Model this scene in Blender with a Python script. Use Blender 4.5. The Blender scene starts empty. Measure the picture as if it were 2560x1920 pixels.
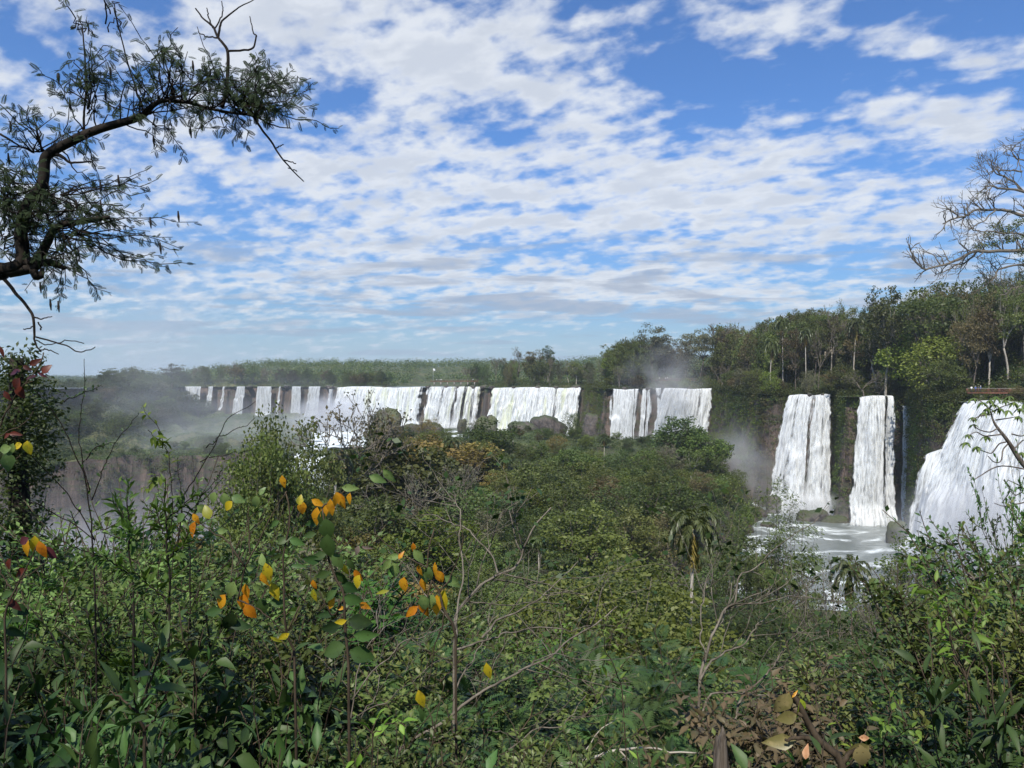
import bpy, math, random
import numpy as np
from mathutils import Vector, Matrix

random.seed(7)
R = np.random.default_rng(7)
sc = bpy.context.scene
COL = sc.collection
F = 739.0          # focal length in picture widths of 1024
HV = 384.0         # horizon row

# ------------------------------------------------------------------ camera
cam_d = bpy.data.cameras.new('camera')
cam = bpy.data.objects.new('camera', cam_d)
COL.objects.link(cam)
cam.location = (0, 0, 0)
cam.rotation_euler = (math.radians(90), 0, 0)
cam_d.sensor_width = 36.0
cam_d.lens = 36.0 * F / 1024.0
cam_d.clip_start = 0.05
cam_d.clip_end = 20000
sc.camera = cam

# ------------------------------------------------------------------ light
SUN_DIR = Vector((-0.16, -0.58, 0.78)).normalized()   # towards the sun
SUN_EL = math.asin(SUN_DIR.z)
SUN_AZ = math.atan2(SUN_DIR.x, SUN_DIR.y)
sd = bpy.data.lights.new('sun', 'SUN')
sd.energy = 5.0
sd.angle = math.radians(0.6)
sd.color = (1.0, 0.94, 0.84)
sun = bpy.data.objects.new('sun', sd)
COL.objects.link(sun)
sun.rotation_euler = (-SUN_DIR).to_track_quat('-Z', 'Y').to_euler()
sc.view_settings.view_transform = 'Standard'
sc.view_settings.look = 'None'
sc.view_settings.exposure = 0.22
sc.view_settings.gamma = 1.0
sc.view_settings.use_curve_mapping = False
cy = sc.cycles
cy.use_denoising = True
try:
    cy.denoiser = 'OPENIMAGEDENOISE'
except Exception:
    pass
cy.max_bounces = 6
cy.diffuse_bounces = 3
cy.glossy_bounces = 2
cy.transmission_bounces = 3
cy.volume_bounces = 1
cy.volume_step_rate = 2.0
cy.volume_max_steps = 64
cy.transparent_max_bounces = 12
cy.use_adaptive_sampling = True
cy.adaptive_threshold = 0.02
cy.caustics_reflective = False
cy.caustics_refractive = False


class NT:
    """small helper to write node trees as expressions"""
    def __init__(s, tree):
        s.t = tree
        s.n = tree.nodes
        s.l = tree.links

    def node(s, typ, **kw):
        n = s.n.new(typ)
        for k, v in kw.items():
            setattr(n, k, v)
        return n

    def put(s, sock, v):
        if v is None:
            return
        if hasattr(v, 'is_output') or isinstance(v, bpy.types.NodeSocket):
            s.l.new(v, sock)
        else:
            sock.default_value = v

    def m(s, op, a, b=None, c=None, clamp=False):
        n = s.node('ShaderNodeMath', operation=op)
        n.use_clamp = clamp
        s.put(n.inputs[0], a)
        s.put(n.inputs[1], b)
        s.put(n.inputs[2], c)
        return n.outputs[0]

    def sm(s, x, lo, hi, a=0.0, b=1.0):
        n = s.node('ShaderNodeMapRange', interpolation_type='SMOOTHSTEP')
        s.put(n.inputs['Value'], x)
        n.inputs['From Min'].default_value = lo
        n.inputs['From Max'].default_value = hi
        n.inputs['To Min'].default_value = a
        n.inputs['To Max'].default_value = b
        return n.outputs['Result']

    def noise(s, vec, scale, detail=4, rough=0.55, dist=0.0, lac=2.0):
        n = s.node('ShaderNodeTexNoise')
        if vec is not None:
            s.l.new(vec, n.inputs['Vector'])
        n.inputs['Scale'].default_value = scale
        n.inputs['Detail'].default_value = detail
        n.inputs['Roughness'].default_value = rough
        n.inputs['Distortion'].default_value = dist
        n.inputs['Lacunarity'].default_value = lac
        return n.outputs['Fac']

    def vec(s, x, y, z):
        n = s.node('ShaderNodeCombineXYZ')
        s.put(n.inputs[0], x)
        s.put(n.inputs[1], y)
        s.put(n.inputs[2], z)
        return n.outputs[0]

    def vmul(s, v, k):
        n = s.node('ShaderNodeVectorMath', operation='MULTIPLY')
        s.put(n.inputs[0], v)
        s.put(n.inputs[1], k)
        return n.outputs[0]

    def mix(s, f, a, b, mode='MIX'):
        n = s.node('ShaderNodeMix', data_type='RGBA', blend_type=mode)
        s.put(n.inputs['Factor'], f)
        ai = [i for i in n.inputs if i.name == 'A' and i.type == 'RGBA'][0]
        bi = [i for i in n.inputs if i.name == 'B' and i.type == 'RGBA'][0]
        for q, v in ((ai, a), (bi, b)):
            if isinstance(v, tuple) and len(v) == 3:
                v = (*v, 1)
            s.put(q, v)
        return [o for o in n.outputs if o.type == 'RGBA'][0]

    def ramp(s, f, stops):
        n = s.node('ShaderNodeValToRGB')
        cr = n.color_ramp
        while len(cr.elements) < len(stops):
            cr.elements.new(0.5)
        for e, (p, c) in zip(cr.elements, stops):
            e.position = p
            e.color = (*c, 1) if len(c) == 3 else c
        s.put(n.inputs['Fac'], f)
        return n.outputs['Color']


# ------------------------------------------------------------------ sky with clouds (world)
world = bpy.data.worlds.new('World')
sc.world = world
world.use_nodes = True
world.cycles.sampling_method = 'MANUAL'
world.cycles.sample_map_resolution = 512
wt = NT(world.node_tree)
for n in list(wt.n):
    wt.n.remove(n)
sky = wt.node('ShaderNodeTexSky', sky_type='NISHITA')
sky.sun_disc = False
sky.sun_elevation = SUN_EL
sky.sun_rotation = SUN_AZ
sky.air_density = 1.0
sky.dust_density = 0.6
sky.ozone_density = 2.2
tc = wt.node('ShaderNodeTexCoord').outputs['Generated']
sx = wt.node('ShaderNodeSeparateXYZ')
wt.l.new(tc, sx.inputs[0])
dx, dy, dz = sx.outputs
ya = wt.m('MAXIMUM', dy, 0.12)
U = wt.m('MULTIPLY_ADD', wt.m('DIVIDE', dx, ya), F, 512.0)        # azimuth-like coordinate
V = wt.m('MULTIPLY_ADD', wt.m('DIVIDE', dz, ya), -F, HV)          # elevation-like coordinate
zc = wt.m('ADD', wt.m('MAXIMUM', dz, 0.0), 0.14)
px = wt.m('DIVIDE', dx, zc)
py = wt.m('DIVIDE', dy, zc)
pl = wt.vec(px, py, 0.0)
# (u, v, radius u, radius v, amount): where the cloud deck is thick and where it opens
BL = [(150, 20, 230, 60, .30), (60, 62, 55, 22, -.22), (420, 30, 190, 60, .42), (520, 75, 130, 34, .30),
      (345, 108, 80, 22, -.34), (690, 40, 60, 50, -.22), (655, 85, 70, 26, -.18), (712, 15, 38, 26, .34),
      (795, 22, 52, 26, .44), (925, 12, 130, 30, -.16), (905, 42, 42, 14, .36), (985, 60, 60, 18, .34), (745, 72, 50, 10, .3), (610, 105, 50, 12, .3),
      (760, 95, 140, 26, -.2), (880, 75, 120, 18, -.2), (900, 108, 85, 24, .36), (700, 158, 95, 30, .34),
      (990, 125, 70, 22, .34), (985, 165, 70, 9, -.26), (835, 160, 60, 10, -.2), (470, 165, 200, 45, .20),
      (430, 110, 25, 12, .22), (500, 125, 30, 12, .18), (580, 130, 30, 12, .26), (395, 150, 55, 22, .22), (590, 92, 60, 14, .12),
      (470, 132, 70, 14, -.2), (240, 160, 140, 50, .24), (260, 200, 50, 14, -.22), (300, 185, 30, 16, .12),
      (800, 215, 280, 46, .42), (400, 265, 240, 48, .36), (520, 212, 60, 8, -.2), (555, 252, 90, 9, -.3),
      (560, 225, 70, 9, .2), (210, 250, 40, 22, -.18), (60, 200, 120, 70, .22), (640, 290, 200, 12, .30),
      (900, 300, 220, 14, .10), (560, 340, 420, 26, -.10), (640, 120, 80, 14, -.2), (355, 135, 60, 14, -.22), (250, 225, 60, 16, -.2), (120, 110, 60, 20, -.1), (430, 235, 60, 9, -.12), (710, 60, 90, 20, -.2), (150, 330, 150, 40, .10), (230, 120, 60, 16, .12)]
cov = None
for (bu, bv, ru, rv, am) in BL:
    a = wt.m('DIVIDE', wt.m('SUBTRACT', U, float(bu)), float(ru))
    b = wt.m('DIVIDE', wt.m('SUBTRACT', V, float(bv)), float(rv))
    g = wt.m('ADD', wt.m('MULTIPLY', a, a), wt.m('MULTIPLY', b, b))
    e = wt.m('MULTIPLY', wt.m('EXPONENT', wt.m('MULTIPLY', g, -0.7)), float(am))
    cov = e if cov is None else wt.m('ADD', cov, e)
rot = wt.node('ShaderNodeVectorRotate', rotation_type='Z_AXIS')
wt.l.new(pl, rot.inputs['Vector'])
rot.inputs['Angle'].default_value = math.radians(28)
pr = rot.outputs[0]
n_big = wt.noise(wt.vmul(pr, (0.6, 1.0, 1)), 1.6, 3, 0.55, 0.3)
n_mid = wt.noise(wt.vmul(pr, (0.9, 1.15, 1)), 5.2, 6, 0.52, 0.25)
zl = wt.m('ADD', wt.m('MAXIMUM', dz, 0.0), 0.30)
pl2 = wt.vec(wt.m('DIVIDE', dx, zl), wt.m('DIVIDE', dy, zl), 2.0)
rot2 = wt.node('ShaderNodeVectorRotate', rotation_type='Z_AXIS')
wt.l.new(pl2, rot2.inputs['Vector'])
rot2.inputs['Angle'].default_value = math.radians(28)
n_lump = wt.noise(wt.vmul(rot2.outputs[0], (0.9, 1.1, 1)), 19.0, 5, 0.5, 0.1)
d0 = wt.m('MULTIPLY_ADD', n_big, 1.3, -0.65)
d0 = wt.m('ADD', d0, wt.m('MULTIPLY_ADD', n_mid, 2.0, -1.0))
d0 = wt.m('ADD', d0, wt.m('MULTIPLY_ADD', n_lump, 1.75, -0.875))
d0 = wt.m('ADD', wt.m('ADD', d0, wt.m('MULTIPLY', cov, 1.25)), -0.27)
dens = wt.sm(d0, -0.34, 0.50)
# thickness shading of the cloud deck
n_sh = wt.noise(wt.vmul(pr, (0.7, 1.3, 1)), 5.5, 5, 0.6, 0.3)
thick = wt.m('MULTIPLY', wt.sm(wt.m('ADD', d0, wt.m('MULTIPLY_ADD', n_sh, 2.6, -1.3)), 0.12, 0.9), 0.5)
cl_col = wt.mix(thick, (8.1, 8.5, 9.1), (5.0, 5.6, 6.7))
skc = wt.mix(1.0, sky.outputs[0], wt.mix(wt.sm(dz, 0.0, 0.30), (0.60, 0.80, 1.02), (0.74, 1.12, 1.62)), 'MULTIPLY')
c1 = wt.mix(wt.m('MULTIPLY', dens, 0.93), skc, cl_col)
# low grey streaks near the horizon
n_st = wt.noise(wt.vec(wt.m('MULTIPLY', U, 0.0042), wt.m('MULTIPLY', V, 0.036), 3.0), 1.9, 5, 0.55, 0.5)
band = wt.m('MULTIPLY', wt.sm(V, 215, 275), wt.sm(V, 345, 320))
st = wt.m('MULTIPLY', wt.sm(wt.m('ADD', n_st, wt.m('MULTIPLY', wt.sm(U, 250, 560), 0.05)), 0.50, 0.68), wt.m('MULTIPLY', band, 0.8))
c2 = wt.mix(st, c1, (3.9, 4.6, 5.9))
# pale band above the horizon
hz = wt.sm(dz, 0.115, 0.0)
c3 = wt.mix(wt.m('MULTIPLY', hz, 0.75), c2, (4.7, 6.1, 7.8))
n_s2 = wt.noise(wt.vec(wt.m('MULTIPLY', U, 0.004), wt.m('MULTIPLY', V, 0.05), 9.0), 1.7, 4, 0.55, 0.3)
c4 = wt.mix(wt.m('MULTIPLY', wt.m('MULTIPLY', wt.sm(n_s2, 0.52, 0.64), wt.m('MULTIPLY', wt.sm(V, 300, 325), wt.sm(V, 372, 350))), 0.55), c3, (3.6, 4.5, 6.0))
bg = wt.node('ShaderNodeBackground')
wt.l.new(c4, bg.inputs['Color'])
bg.inputs['Strength'].default_value = 0.086
wo = wt.node('ShaderNodeOutputWorld')
wt.l.new(bg.outputs[0], wo.inputs[0])


# ------------------------------------------------------------------ numeric helpers
def P(u, v, Y):
    return np.array([(u - 512.0) / F * Y, Y, (HV - v) / F * Y])


def smooth(a, b, x):
    t = np.clip((np.asarray(x, float) - a) / (b - a), 0, 1)
    return t * t * (3 - 2 * t)


def _h(ix, iy, iz, seed):
    n = (ix.astype(np.int64) * 374761393 + iy.astype(np.int64) * 668265263 + iz.astype(np.int64) * 2147483647 + seed * 1274126177) & 0x7fffffff
    n = ((n ^ (n >> 13)) * 1274126177) & 0x7fffffff
    n = (n ^ (n >> 16)) & 0xffff
    return n / 65535.0


def vnoise(x, y, z=0.0, seed=0):
    x, y, z = np.broadcast_arrays(np.asarray(x, float), np.asarray(y, float), np.asarray(z, float))
    ix, iy, iz = np.floor(x), np.floor(y), np.floor(z)
    fx, fy, fz = x - ix, y - iy, z - iz
    fx, fy, fz = (f * f * (3 - 2 * f) for f in (fx, fy, fz))
    ix, iy, iz = ix.astype(np.int64), iy.astype(np.int64), iz.astype(np.int64)
    r = 0
    for a in (0, 1):
        for b in (0, 1):
            for c in (0, 1):
                w = (fx if a else 1 - fx) * (fy if b else 1 - fy) * (fz if c else 1 - fz)
                r = r + w * _h(ix + a, iy + b, iz + c, seed)
    return r


def fbm(x, y, z=0.0, oct=4, seed=0):
    s, a, t = 0.0, 1.0, 0.0
    for i in range(oct):
        k = 2.03 ** i
        s = s + a * vnoise(np.asarray(x) * k, np.asarray(y) * k, np.asarray(z) * k, seed + i)
        t += a
        a *= 0.5
    return s / t          # 0..1


def sdist(poly, x, y):
    """signed distance, positive inside the polygon"""
    x = np.asarray(x, float)
    y = np.asarray(y, float)
    d = np.full(x.shape, 1e18)
    ins = np.zeros(x.shape, bool)
    n = len(poly)
    for i in range(n):
        ax, ay = poly[i]
        bx, by = poly[(i + 1) % n]
        ex, ey = bx - ax, by - ay
        t = np.clip(((x - ax) * ex + (y - ay) * ey) / (ex * ex + ey * ey + 1e-9), 0, 1)
        d = np.minimum(d, (x - ax - t * ex) ** 2 + (y - ay - t * ey) ** 2)
        c = ((ay > y) != (by > y)) & (x < (bx - ax) * (y - ay) / (by - ay + 1e-12) + ax)
        ins ^= c
    return np.where(ins, 1, -1) * np.sqrt(d)


def ldist(line, x, y):
    """distance to a polyline and the height interpolated along it"""
    x = np.asarray(x, float)
    y = np.asarray(y, float)
    best = np.full(x.shape, 1e18)
    zz = np.zeros(x.shape)
    for (ax, ay, az), (bx, by, bz) in zip(line[:-1], line[1:]):
        ex, ey = bx - ax, by - ay
        t = np.clip(((x - ax) * ex + (y - ay) * ey) / (ex * ex + ey * ey), 0, 1)
        d = (x - ax - t * ex) ** 2 + (y - ay - t * ey) ** 2
        m = d < best
        best = np.where(m, d, best)
        zz = np.where(m, az + t * (bz - az), zz)
    return np.sqrt(best), zz


# ------------------------------------------------------------------ mesh helpers
class MB:
    """collects vertices and faces for one mesh object, with a 'tint' value per vertex"""
    def __init__(s):
        s.v, s.f3, s.f4, s.t, s.n = [], [], [], [], 0

    def add(s, v, quads=None, tris=None, tint=0.5):
        v = np.asarray(v, float).reshape(-1, 3)
        s.v.append(v)
        if quads is not None and len(quads):
            s.f4.append(np.asarray(quads, np.int64).reshape(-1, 4) + s.n)
        if tris is not None and len(tris):
            s.f3.append(np.asarray(tris, np.int64).reshape(-1, 3) + s.n)
        t = np.asarray(tint, float)
        s.t.append(np.broadcast_to(t, (len(v),)).copy() if t.ndim == 0 else t)
        s.n += len(v)

    def inst(s, tpl, mats, pos, tint):
        """many copies of a small template (v, quads, tris); mats (m,3,3), pos (m,3), tint (m,)"""
        tv, tq, tt = tpl[:3]
        m, k = len(pos), len(tv)
        if m == 0:
            return
        v = np.einsum('mij,kj->mki', mats, tv) + np.asarray(pos)[:, None, :]
        off = (np.arange(m) * k)[:, None, None]
        q = (np.asarray(tq)[None] + off).reshape(-1, 4) if len(tq) else None
        t3 = (np.asarray(tt)[None] + off).reshape(-1, 3) if len(tt) else None
        tn = np.repeat(np.asarray(tint, float), k)
        if len(tpl) > 3:
            tn = tn + np.tile(tpl[3], m)
        s.add(v.reshape(-1, 3), q, t3, tn)

    def mesh(s, name, smooth_shade=False):
        me = bpy.data.meshes.new(name)
        v = np.concatenate(s.v) if s.v else np.zeros((0, 3))
        f4 = np.concatenate(s.f4) if s.f4 else np.zeros((0, 4), np.int64)
        f3 = np.concatenate(s.f3) if s.f3 else np.zeros((0, 3), np.int64)
        me.vertices.add(len(v))
        me.vertices.foreach_set('co', v.astype(np.float32).ravel())
        li = np.concatenate([f4.ravel(), f3.ravel()]).astype(np.int32)
        me.loops.add(len(li))
        me.loops.foreach_set('vertex_index', li)
        st = np.concatenate([np.arange(len(f4)) * 4, len(f4) * 4 + np.arange(len(f3)) * 3]).astype(np.int32)
        tot = np.concatenate([np.full(len(f4), 4), np.full(len(f3), 3)]).astype(np.int32)
        me.polygons.add(len(st))
        me.polygons.foreach_set('loop_start', st)
        me.polygons.foreach_set('loop_total', tot)
        if smooth_shade:
            me.polygons.foreach_set('use_smooth', np.ones(len(st), bool))
        a = me.attributes.new('tint', 'FLOAT', 'POINT')
        a.data.foreach_set('value', np.concatenate(s.t).astype(np.float32))
        me.update(calc_edges=True)
        me.validate()
        return me

    def build(s, name, mat, parent=None, smooth_shade=False):
        me = s.mesh(name, smooth_shade)
        me.materials.append(mat)
        o = bpy.data.objects.new(name, me)
        COL.objects.link(o)
        if parent is not None:
            o.parent = parent
        return o


def obj_from(me, name, parent=None, mat=None):
    o = bpy.data.objects.new(name, me)
    COL.objects.link(o)
    if parent is not None:
        o.parent = parent
    if mat is not None:
        o.material_slots[0].link = 'OBJECT'
        o.material_slots[0].material = mat
    return o


def empty(name, loc=(0, 0, 0), rz=0.0, s=1.0):
    o = bpy.data.objects.new(name, None)
    o.empty_display_size = 0.3
    COL.objects.link(o)
    o.location = loc
    o.rotation_euler = (0, 0, rz)
    o.scale = (s, s, s) if not isinstance(s, tuple) else s
    return o


REG = []


def tag(o, label, cat, group=None, u=None, kind=None):
    o['category'] = cat
    if group:
        o['group'] = group
    if kind:
        o['kind'] = kind
    REG.append((o, label, u))
    return o


def structure(o):
    o['kind'] = 'structure'
    return o


def stuff(o, label, cat):
    o['kind'] = 'stuff'
    o['label'] = label
    o['category'] = cat
    return o


def tube(mb, pts, rad, sides=6, tint=0.5, cap=True):
    pts = np.asarray(pts, float)
    n = len(pts)
    rad = np.broadcast_to(np.asarray(rad, float), (n,)) if np.ndim(rad) == 0 else np.asarray(rad, float)
    T = np.gradient(pts, axis=0)
    T /= (np.linalg.norm(T, axis=1)[:, None] + 1e-9)
    up = np.array([0, 0, 1.0]) if abs(T[0][2]) < 0.9 else np.array([0, 1.0, 0])
    N = np.cross(up, T[0])
    N /= np.linalg.norm(N) + 1e-9
    vs = []
    an = np.linspace(0, 2 * np.pi, sides, endpoint=False)
    for i in range(n):
        N = N - T[i] * np.dot(N, T[i])
        N /= np.linalg.norm(N) + 1e-9
        B = np.cross(T[i], N)
        vs.append(pts[i] + rad[i] * (np.cos(an)[:, None] * N + np.sin(an)[:, None] * B))
    v = np.concatenate(vs)
    q = []
    for i in range(n - 1):
        for j in range(sides):
            k = (j + 1) % sides
            q.append((i * sides + j, i * sides + k, (i + 1) * sides + k, (i + 1) * sides + j))
    t3 = []
    if cap and sides >= 3:
        for j in range(1, sides - 1):
            t3.append((0, j + 1, j))
            b = (n - 1) * sides
            t3.append((b, b + j, b + j + 1))
    mb.add(v, q, t3, tint)


def spline(pts, n):
    """Catmull-Rom through the points"""
    pts = np.asarray(pts, float)
    if len(pts) == 2:
        t = np.linspace(0, 1, n)[:, None]
        return pts[0] * (1 - t) + pts[1] * t
    L = len(pts) - 1
    seg = np.linalg.norm(np.diff(pts, axis=0), axis=1) + 1e-9
    m = np.zeros_like(pts)
    m[0], m[-1] = pts[1] - pts[0], pts[-1] - pts[-2]
    for i in range(1, L):
        w = .5 * (pts[i + 1] - pts[i - 1])
        k = np.linalg.norm(w) + 1e-9
        m[i] = w * min(1.0, 1.1 * min(seg[i - 1], seg[i]) / k)
    out = []
    for s in np.linspace(0, L - 1e-6, n):
        i = int(s)
        t = s - i
        out.append((2 * t ** 3 - 3 * t * t + 1) * pts[i] + (t ** 3 - 2 * t * t + t) * m[i] + (-2 * t ** 3 + 3 * t * t) * pts[i + 1] + (t ** 3 - t * t) * m[i + 1])
    return np.array(out)


def wob(pts, amp, seed=0, fr=1.0):
    pts = np.asarray(pts, float).copy()
    n = len(pts)
    s = np.linspace(0, 1, n)
    w = np.minimum(s * 6, 1)
    for k in range(3):
        pts[:, k] += amp * w * (fbm(s * 9 * fr, seed * 3.7 + k * 11, 0, 3, seed) - 0.5) * 2
    return pts


def frames(dirs, ups=None, roll=None, rng=R):
    """rotation matrices whose y axis is dirs and z axis close to up"""
    d = np.asarray(dirs, float)
    d = d / (np.linalg.norm(d, axis=1)[:, None] + 1e-9)
    if ups is None:
        ups = np.tile([0, 0, 1.0], (len(d), 1))
    x = np.cross(d, ups)
    bad = np.linalg.norm(x, axis=1) < 1e-3
    x[bad] = np.cross(d[bad], [1.0, 0.2, 0])
    x /= np.linalg.norm(x, axis=1)[:, None]
    z = np.cross(x, d)
    if roll is not None:
        c, s_ = np.cos(roll)[:, None], np.sin(roll)[:, None]
        x, z = x * c + z * s_, z * c - x * s_
    return np.stack([x, d, z], axis=2)


def rdir(n, rng=R):
    v = rng.normal(size=(n, 3))
    return v / np.linalg.norm(v, axis=1)[:, None]


# leaf templates: base at the origin, pointing along +y, upper face +z, unit length
def leaf_tpl(w=0.4, droop=0.15, fold=0.12, seg=4, tip=1.0, widest=0.45):
    v, q = [], []
    for i in range(seg + 1):
        t = i / seg
        a = t / widest if t < widest else (1 - t) / (1 - widest)
        ww = w * 0.5 * (max(a, 0) ** (0.55 if t < widest else 0.75 * tip))
        z = -droop * t * t
        v += [(-ww, t, z + fold * ww * 2), (0, t, z), (ww, t, z + fold * ww * 2)]
    for i in range(seg):
        a = i * 3
        q += [(a, a + 1, a + 4, a + 3), (a + 1, a + 2, a + 5, a + 4)]
    return np.array(v), np.array(q), np.zeros((0, 3), int), np.tile([-.10, .24, -.06], seg + 1)


RH = (np.array([(0, 0, 0), (.32, .5, .05), (0, 1, -.05), (-.32, .5, .05)], float), np.array([(0, 1, 2, 3)]), np.zeros((0, 3), int))
NARROW = (np.array([(0, 0, 0), (.13, .45, .03), (0, 1, -.1), (-.13, .45, .03)], float), np.array([(0, 1, 2, 3)]), np.zeros((0, 3), int))


def feather_tpl(pairs=7, plen=0.42, pw=0.075, droop=0.22, ang=58, seg=1):
    """a twice divided leaf: a midrib with narrow side blades"""
    v, q = [], []
    def quad(a, b, w):
        a, b = np.array(a, float), np.array(b, float)
        d = b - a
        s = np.cross(d, [0, 0, 1.0])
        s = s / (np.linalg.norm(s) + 1e-9) * w / 2
        k = len(v)
        m = (a + b) / 2
        v.extend([a, m + s, b, m - s])
        q.append((k, k + 1, k + 2, k + 3))
    quad((0, 0, 0), (0, 1, -droop), 0.025)
    for i in range(pairs):
        t = 0.18 + 0.8 * i / (pairs - 1)
        L = plen * (1 - 0.45 * abs(t - 0.45) / 0.55)
        z = -droop * t * t
        for s in (-1, 1):
            a = math.radians(ang - 18 * t)
            quad((0, t, z), (s * L * math.sin(a), t + L * math.cos(a), z - L * 0.28), pw)
    return np.array(v), np.array(q), np.zeros((0, 3), int)


FEATHER = feather_tpl(9, 0.46, 0.085)
LEAF_OVAL = leaf_tpl(0.50, 0.30, 0.18, 5, 1.1, 0.42)
LEAF_LONG = leaf_tpl(0.30, 0.28, 0.14, 5, 1.1, 0.45)
LEAF_ROUND = leaf_tpl(0.72, 0.30, 0.14, 6, 0.9, 0.42)
LEAF_SMALL = leaf_tpl(0.5, 0.15, 0.1, 2, 1.0, 0.5)


# ------------------------------------------------------------------ materials
def mat_new(name):
    m = bpy.data.materials.new(name)
    m.use_nodes = True
    t = NT(m.node_tree)
    for n in list(t.n):
        t.n.remove(n)
    out = t.node('ShaderNodeOutputMaterial')
    return m, t, out


def leaf_mat(name, dark, mid, light, transl=0.28, rough=0.5, spec=0.3, var=0.25, nscale=0.0):
    m, t, out = mat_new(name)
    a = t.node('ShaderNodeAttribute', attribute_name='tint')
    oi = t.node('ShaderNodeObjectInfo').outputs['Random']
    f = t.m('ADD', a.outputs['Fac'], t.m('MULTIPLY_ADD', oi, var, -var / 2), clamp=True)
    c = t.ramp(f, [(0.0, dark), (0.5, mid), (1.0, light)])
    if nscale:
        oc = t.node('ShaderNodeTexCoord').outputs['Object']
        nz = t.noise(oc, nscale, 4, 0.6)
        c = t.mix(t.sm(nz, .35, .7), c, t.mix(.5, c, light))
        c = t.mix(t.m('MULTIPLY', t.sm(t.noise(oc, nscale * 5, 3, .6), .60, .70), .55), c, (dark[0] * 2.2, dark[1] * 1.2, dark[2]))
    hs = t.node('ShaderNodeHueSaturation')
    t.l.new(c, hs.inputs['Color'])
    h2 = t.m('FRACT', t.m('MULTIPLY', oi, 7.31))
    t.put(hs.inputs['Hue'], t.m('MULTIPLY_ADD', h2, 0.036, 0.482))
    t.put(hs.inputs['Value'], t.m('MULTIPLY_ADD', t.m('FRACT', t.m('MULTIPLY', oi, 3.77)), 0.75, 0.58))
    col = hs.outputs[0]
    p = t.node('ShaderNodeBsdfPrincipled')
    t.l.new(col, p.inputs['Base Color'])
    p.inputs['Roughness'].default_value = rough
    p.inputs['Specular IOR Level'].default_value = spec
    tr = t.node('ShaderNodeBsdfTranslucent')
    tcx = t.mix(1.0, col, (1.25, 1.35, 0.6), 'MULTIPLY')
    t.l.new(tcx, tr.inputs['Color'])
    mx = t.node('ShaderNodeMixShader')
    mx.inputs[0].default_value = transl
    t.l.new(p.outputs[0], mx.inputs[1])
    t.l.new(tr.outputs[0], mx.inputs[2])
    t.l.new(mx.outputs[0], out.inputs[0])
    return m


def bark_mat(name, c1, c2, scale=6.0, rough=0.85):
    m, t, out = mat_new(name)
    co = t.node('ShaderNodeTexCoord').outputs['Object']
    n = t.noise(t.vmul(co, (1, 1, 0.25)), scale, 6, 0.65)
    n2 = t.noise(co, scale * 0.35, 3, 0.5)
    c = t.mix(t.sm(t.m('ADD', t.m('MULTIPLY', n, 0.6), t.m('MULTIPLY', n2, 0.4)), 0.38, 0.62), c1, c2)
    p = t.node('ShaderNodeBsdfPrincipled')
    t.l.new(c, p.inputs['Base Color'])
    p.inputs['Roughness'].default_value = rough
    p.inputs['Specular IOR Level'].default_value = 0.2
    b = t.node('ShaderNodeBump')
    b.inputs['Strength'].default_value = 0.5
    b.inputs['Distance'].default_value = 0.02
    t.l.new(n, b.inputs['Height'])
    t.l.new(b.outputs[0], p.inputs['Normal'])
    t.l.new(p.outputs[0], out.inputs[0])
    return m


def plain_mat(name, c, rough=0.6, spec=0.3, var=0.2, scale=8.0):
    m, t, out = mat_new(name)
    co = t.node('ShaderNodeTexCoord').outputs['Object']
    n = t.noise(co, scale, 4, 0.6)
    d = tuple(k * (1 - var) for k in c)
    l = tuple(min(k * (1 + var), 1) for k in c)
    cc = t.mix(n, d, l)
    p = t.node('ShaderNodeBsdfPrincipled')
    t.l.new(cc, p.inputs['Base Color'])
    p.inputs['Roughness'].default_value = rough
    p.inputs['Specular IOR Level'].default_value = spec
    t.l.new(p.outputs[0], out.inputs[0])
    return m


M = {}
M['deep'] = leaf_mat('deep_green_leaves', (0.028, 0.046, 0.015), (0.054, 0.081, 0.023), (0.096, 0.133, 0.037))
M['mid'] = leaf_mat('mid_green_leaves', (0.041, 0.060, 0.015), (0.079, 0.109, 0.025), (0.141, 0.174, 0.042))
M['olive'] = leaf_mat('olive_leaves', (.045, .056, .014), (.082, .100, .025), (.135, .155, .045))
M['yellow'] = leaf_mat('yellow_green_leaves', (.062, .088, .015), (.11, .145, .022), (.18, .21, .042))
M['rust'] = leaf_mat('rusty_leaves', (.058, .050, .022), (.10, .082, .036), (.155, .125, .06))
M['grey'] = leaf_mat('grey_green_leaves', (0.064, 0.067, 0.037), (0.109, 0.110, 0.061), (0.179, 0.174, 0.105))
M['bamboo'] = leaf_mat('tawny_leaves', (0.090, 0.070, 0.019), (0.166, 0.128, 0.032), (0.256, 0.197, 0.063))
M['palm'] = leaf_mat('palm_leaves', (0.038, 0.058, 0.019), (0.077, 0.104, 0.034), (0.154, 0.174, 0.074), rough=0.4, spec=0.5)
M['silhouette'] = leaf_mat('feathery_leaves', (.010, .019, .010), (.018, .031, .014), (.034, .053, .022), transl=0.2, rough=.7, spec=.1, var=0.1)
M['bark'] = bark_mat('grey_brown_bark', (.07, .055, .042), (.17, .145, .12))
M['darkbark'] = bark_mat('dark_bark', (.010, .008, .006), (.028, .022, .018), 14)
M['pale'] = bark_mat('pale_bark', (.26, .23, .19), (.48, .44, .37), 9)
M['twig'] = bark_mat('dry_twig', (.08, .068, .052), (.20, .175, .14), 20)
M['redbark'] = bark_mat('brown_twig', (.03, .022, .014), (.08, .06, .04), 20)

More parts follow.
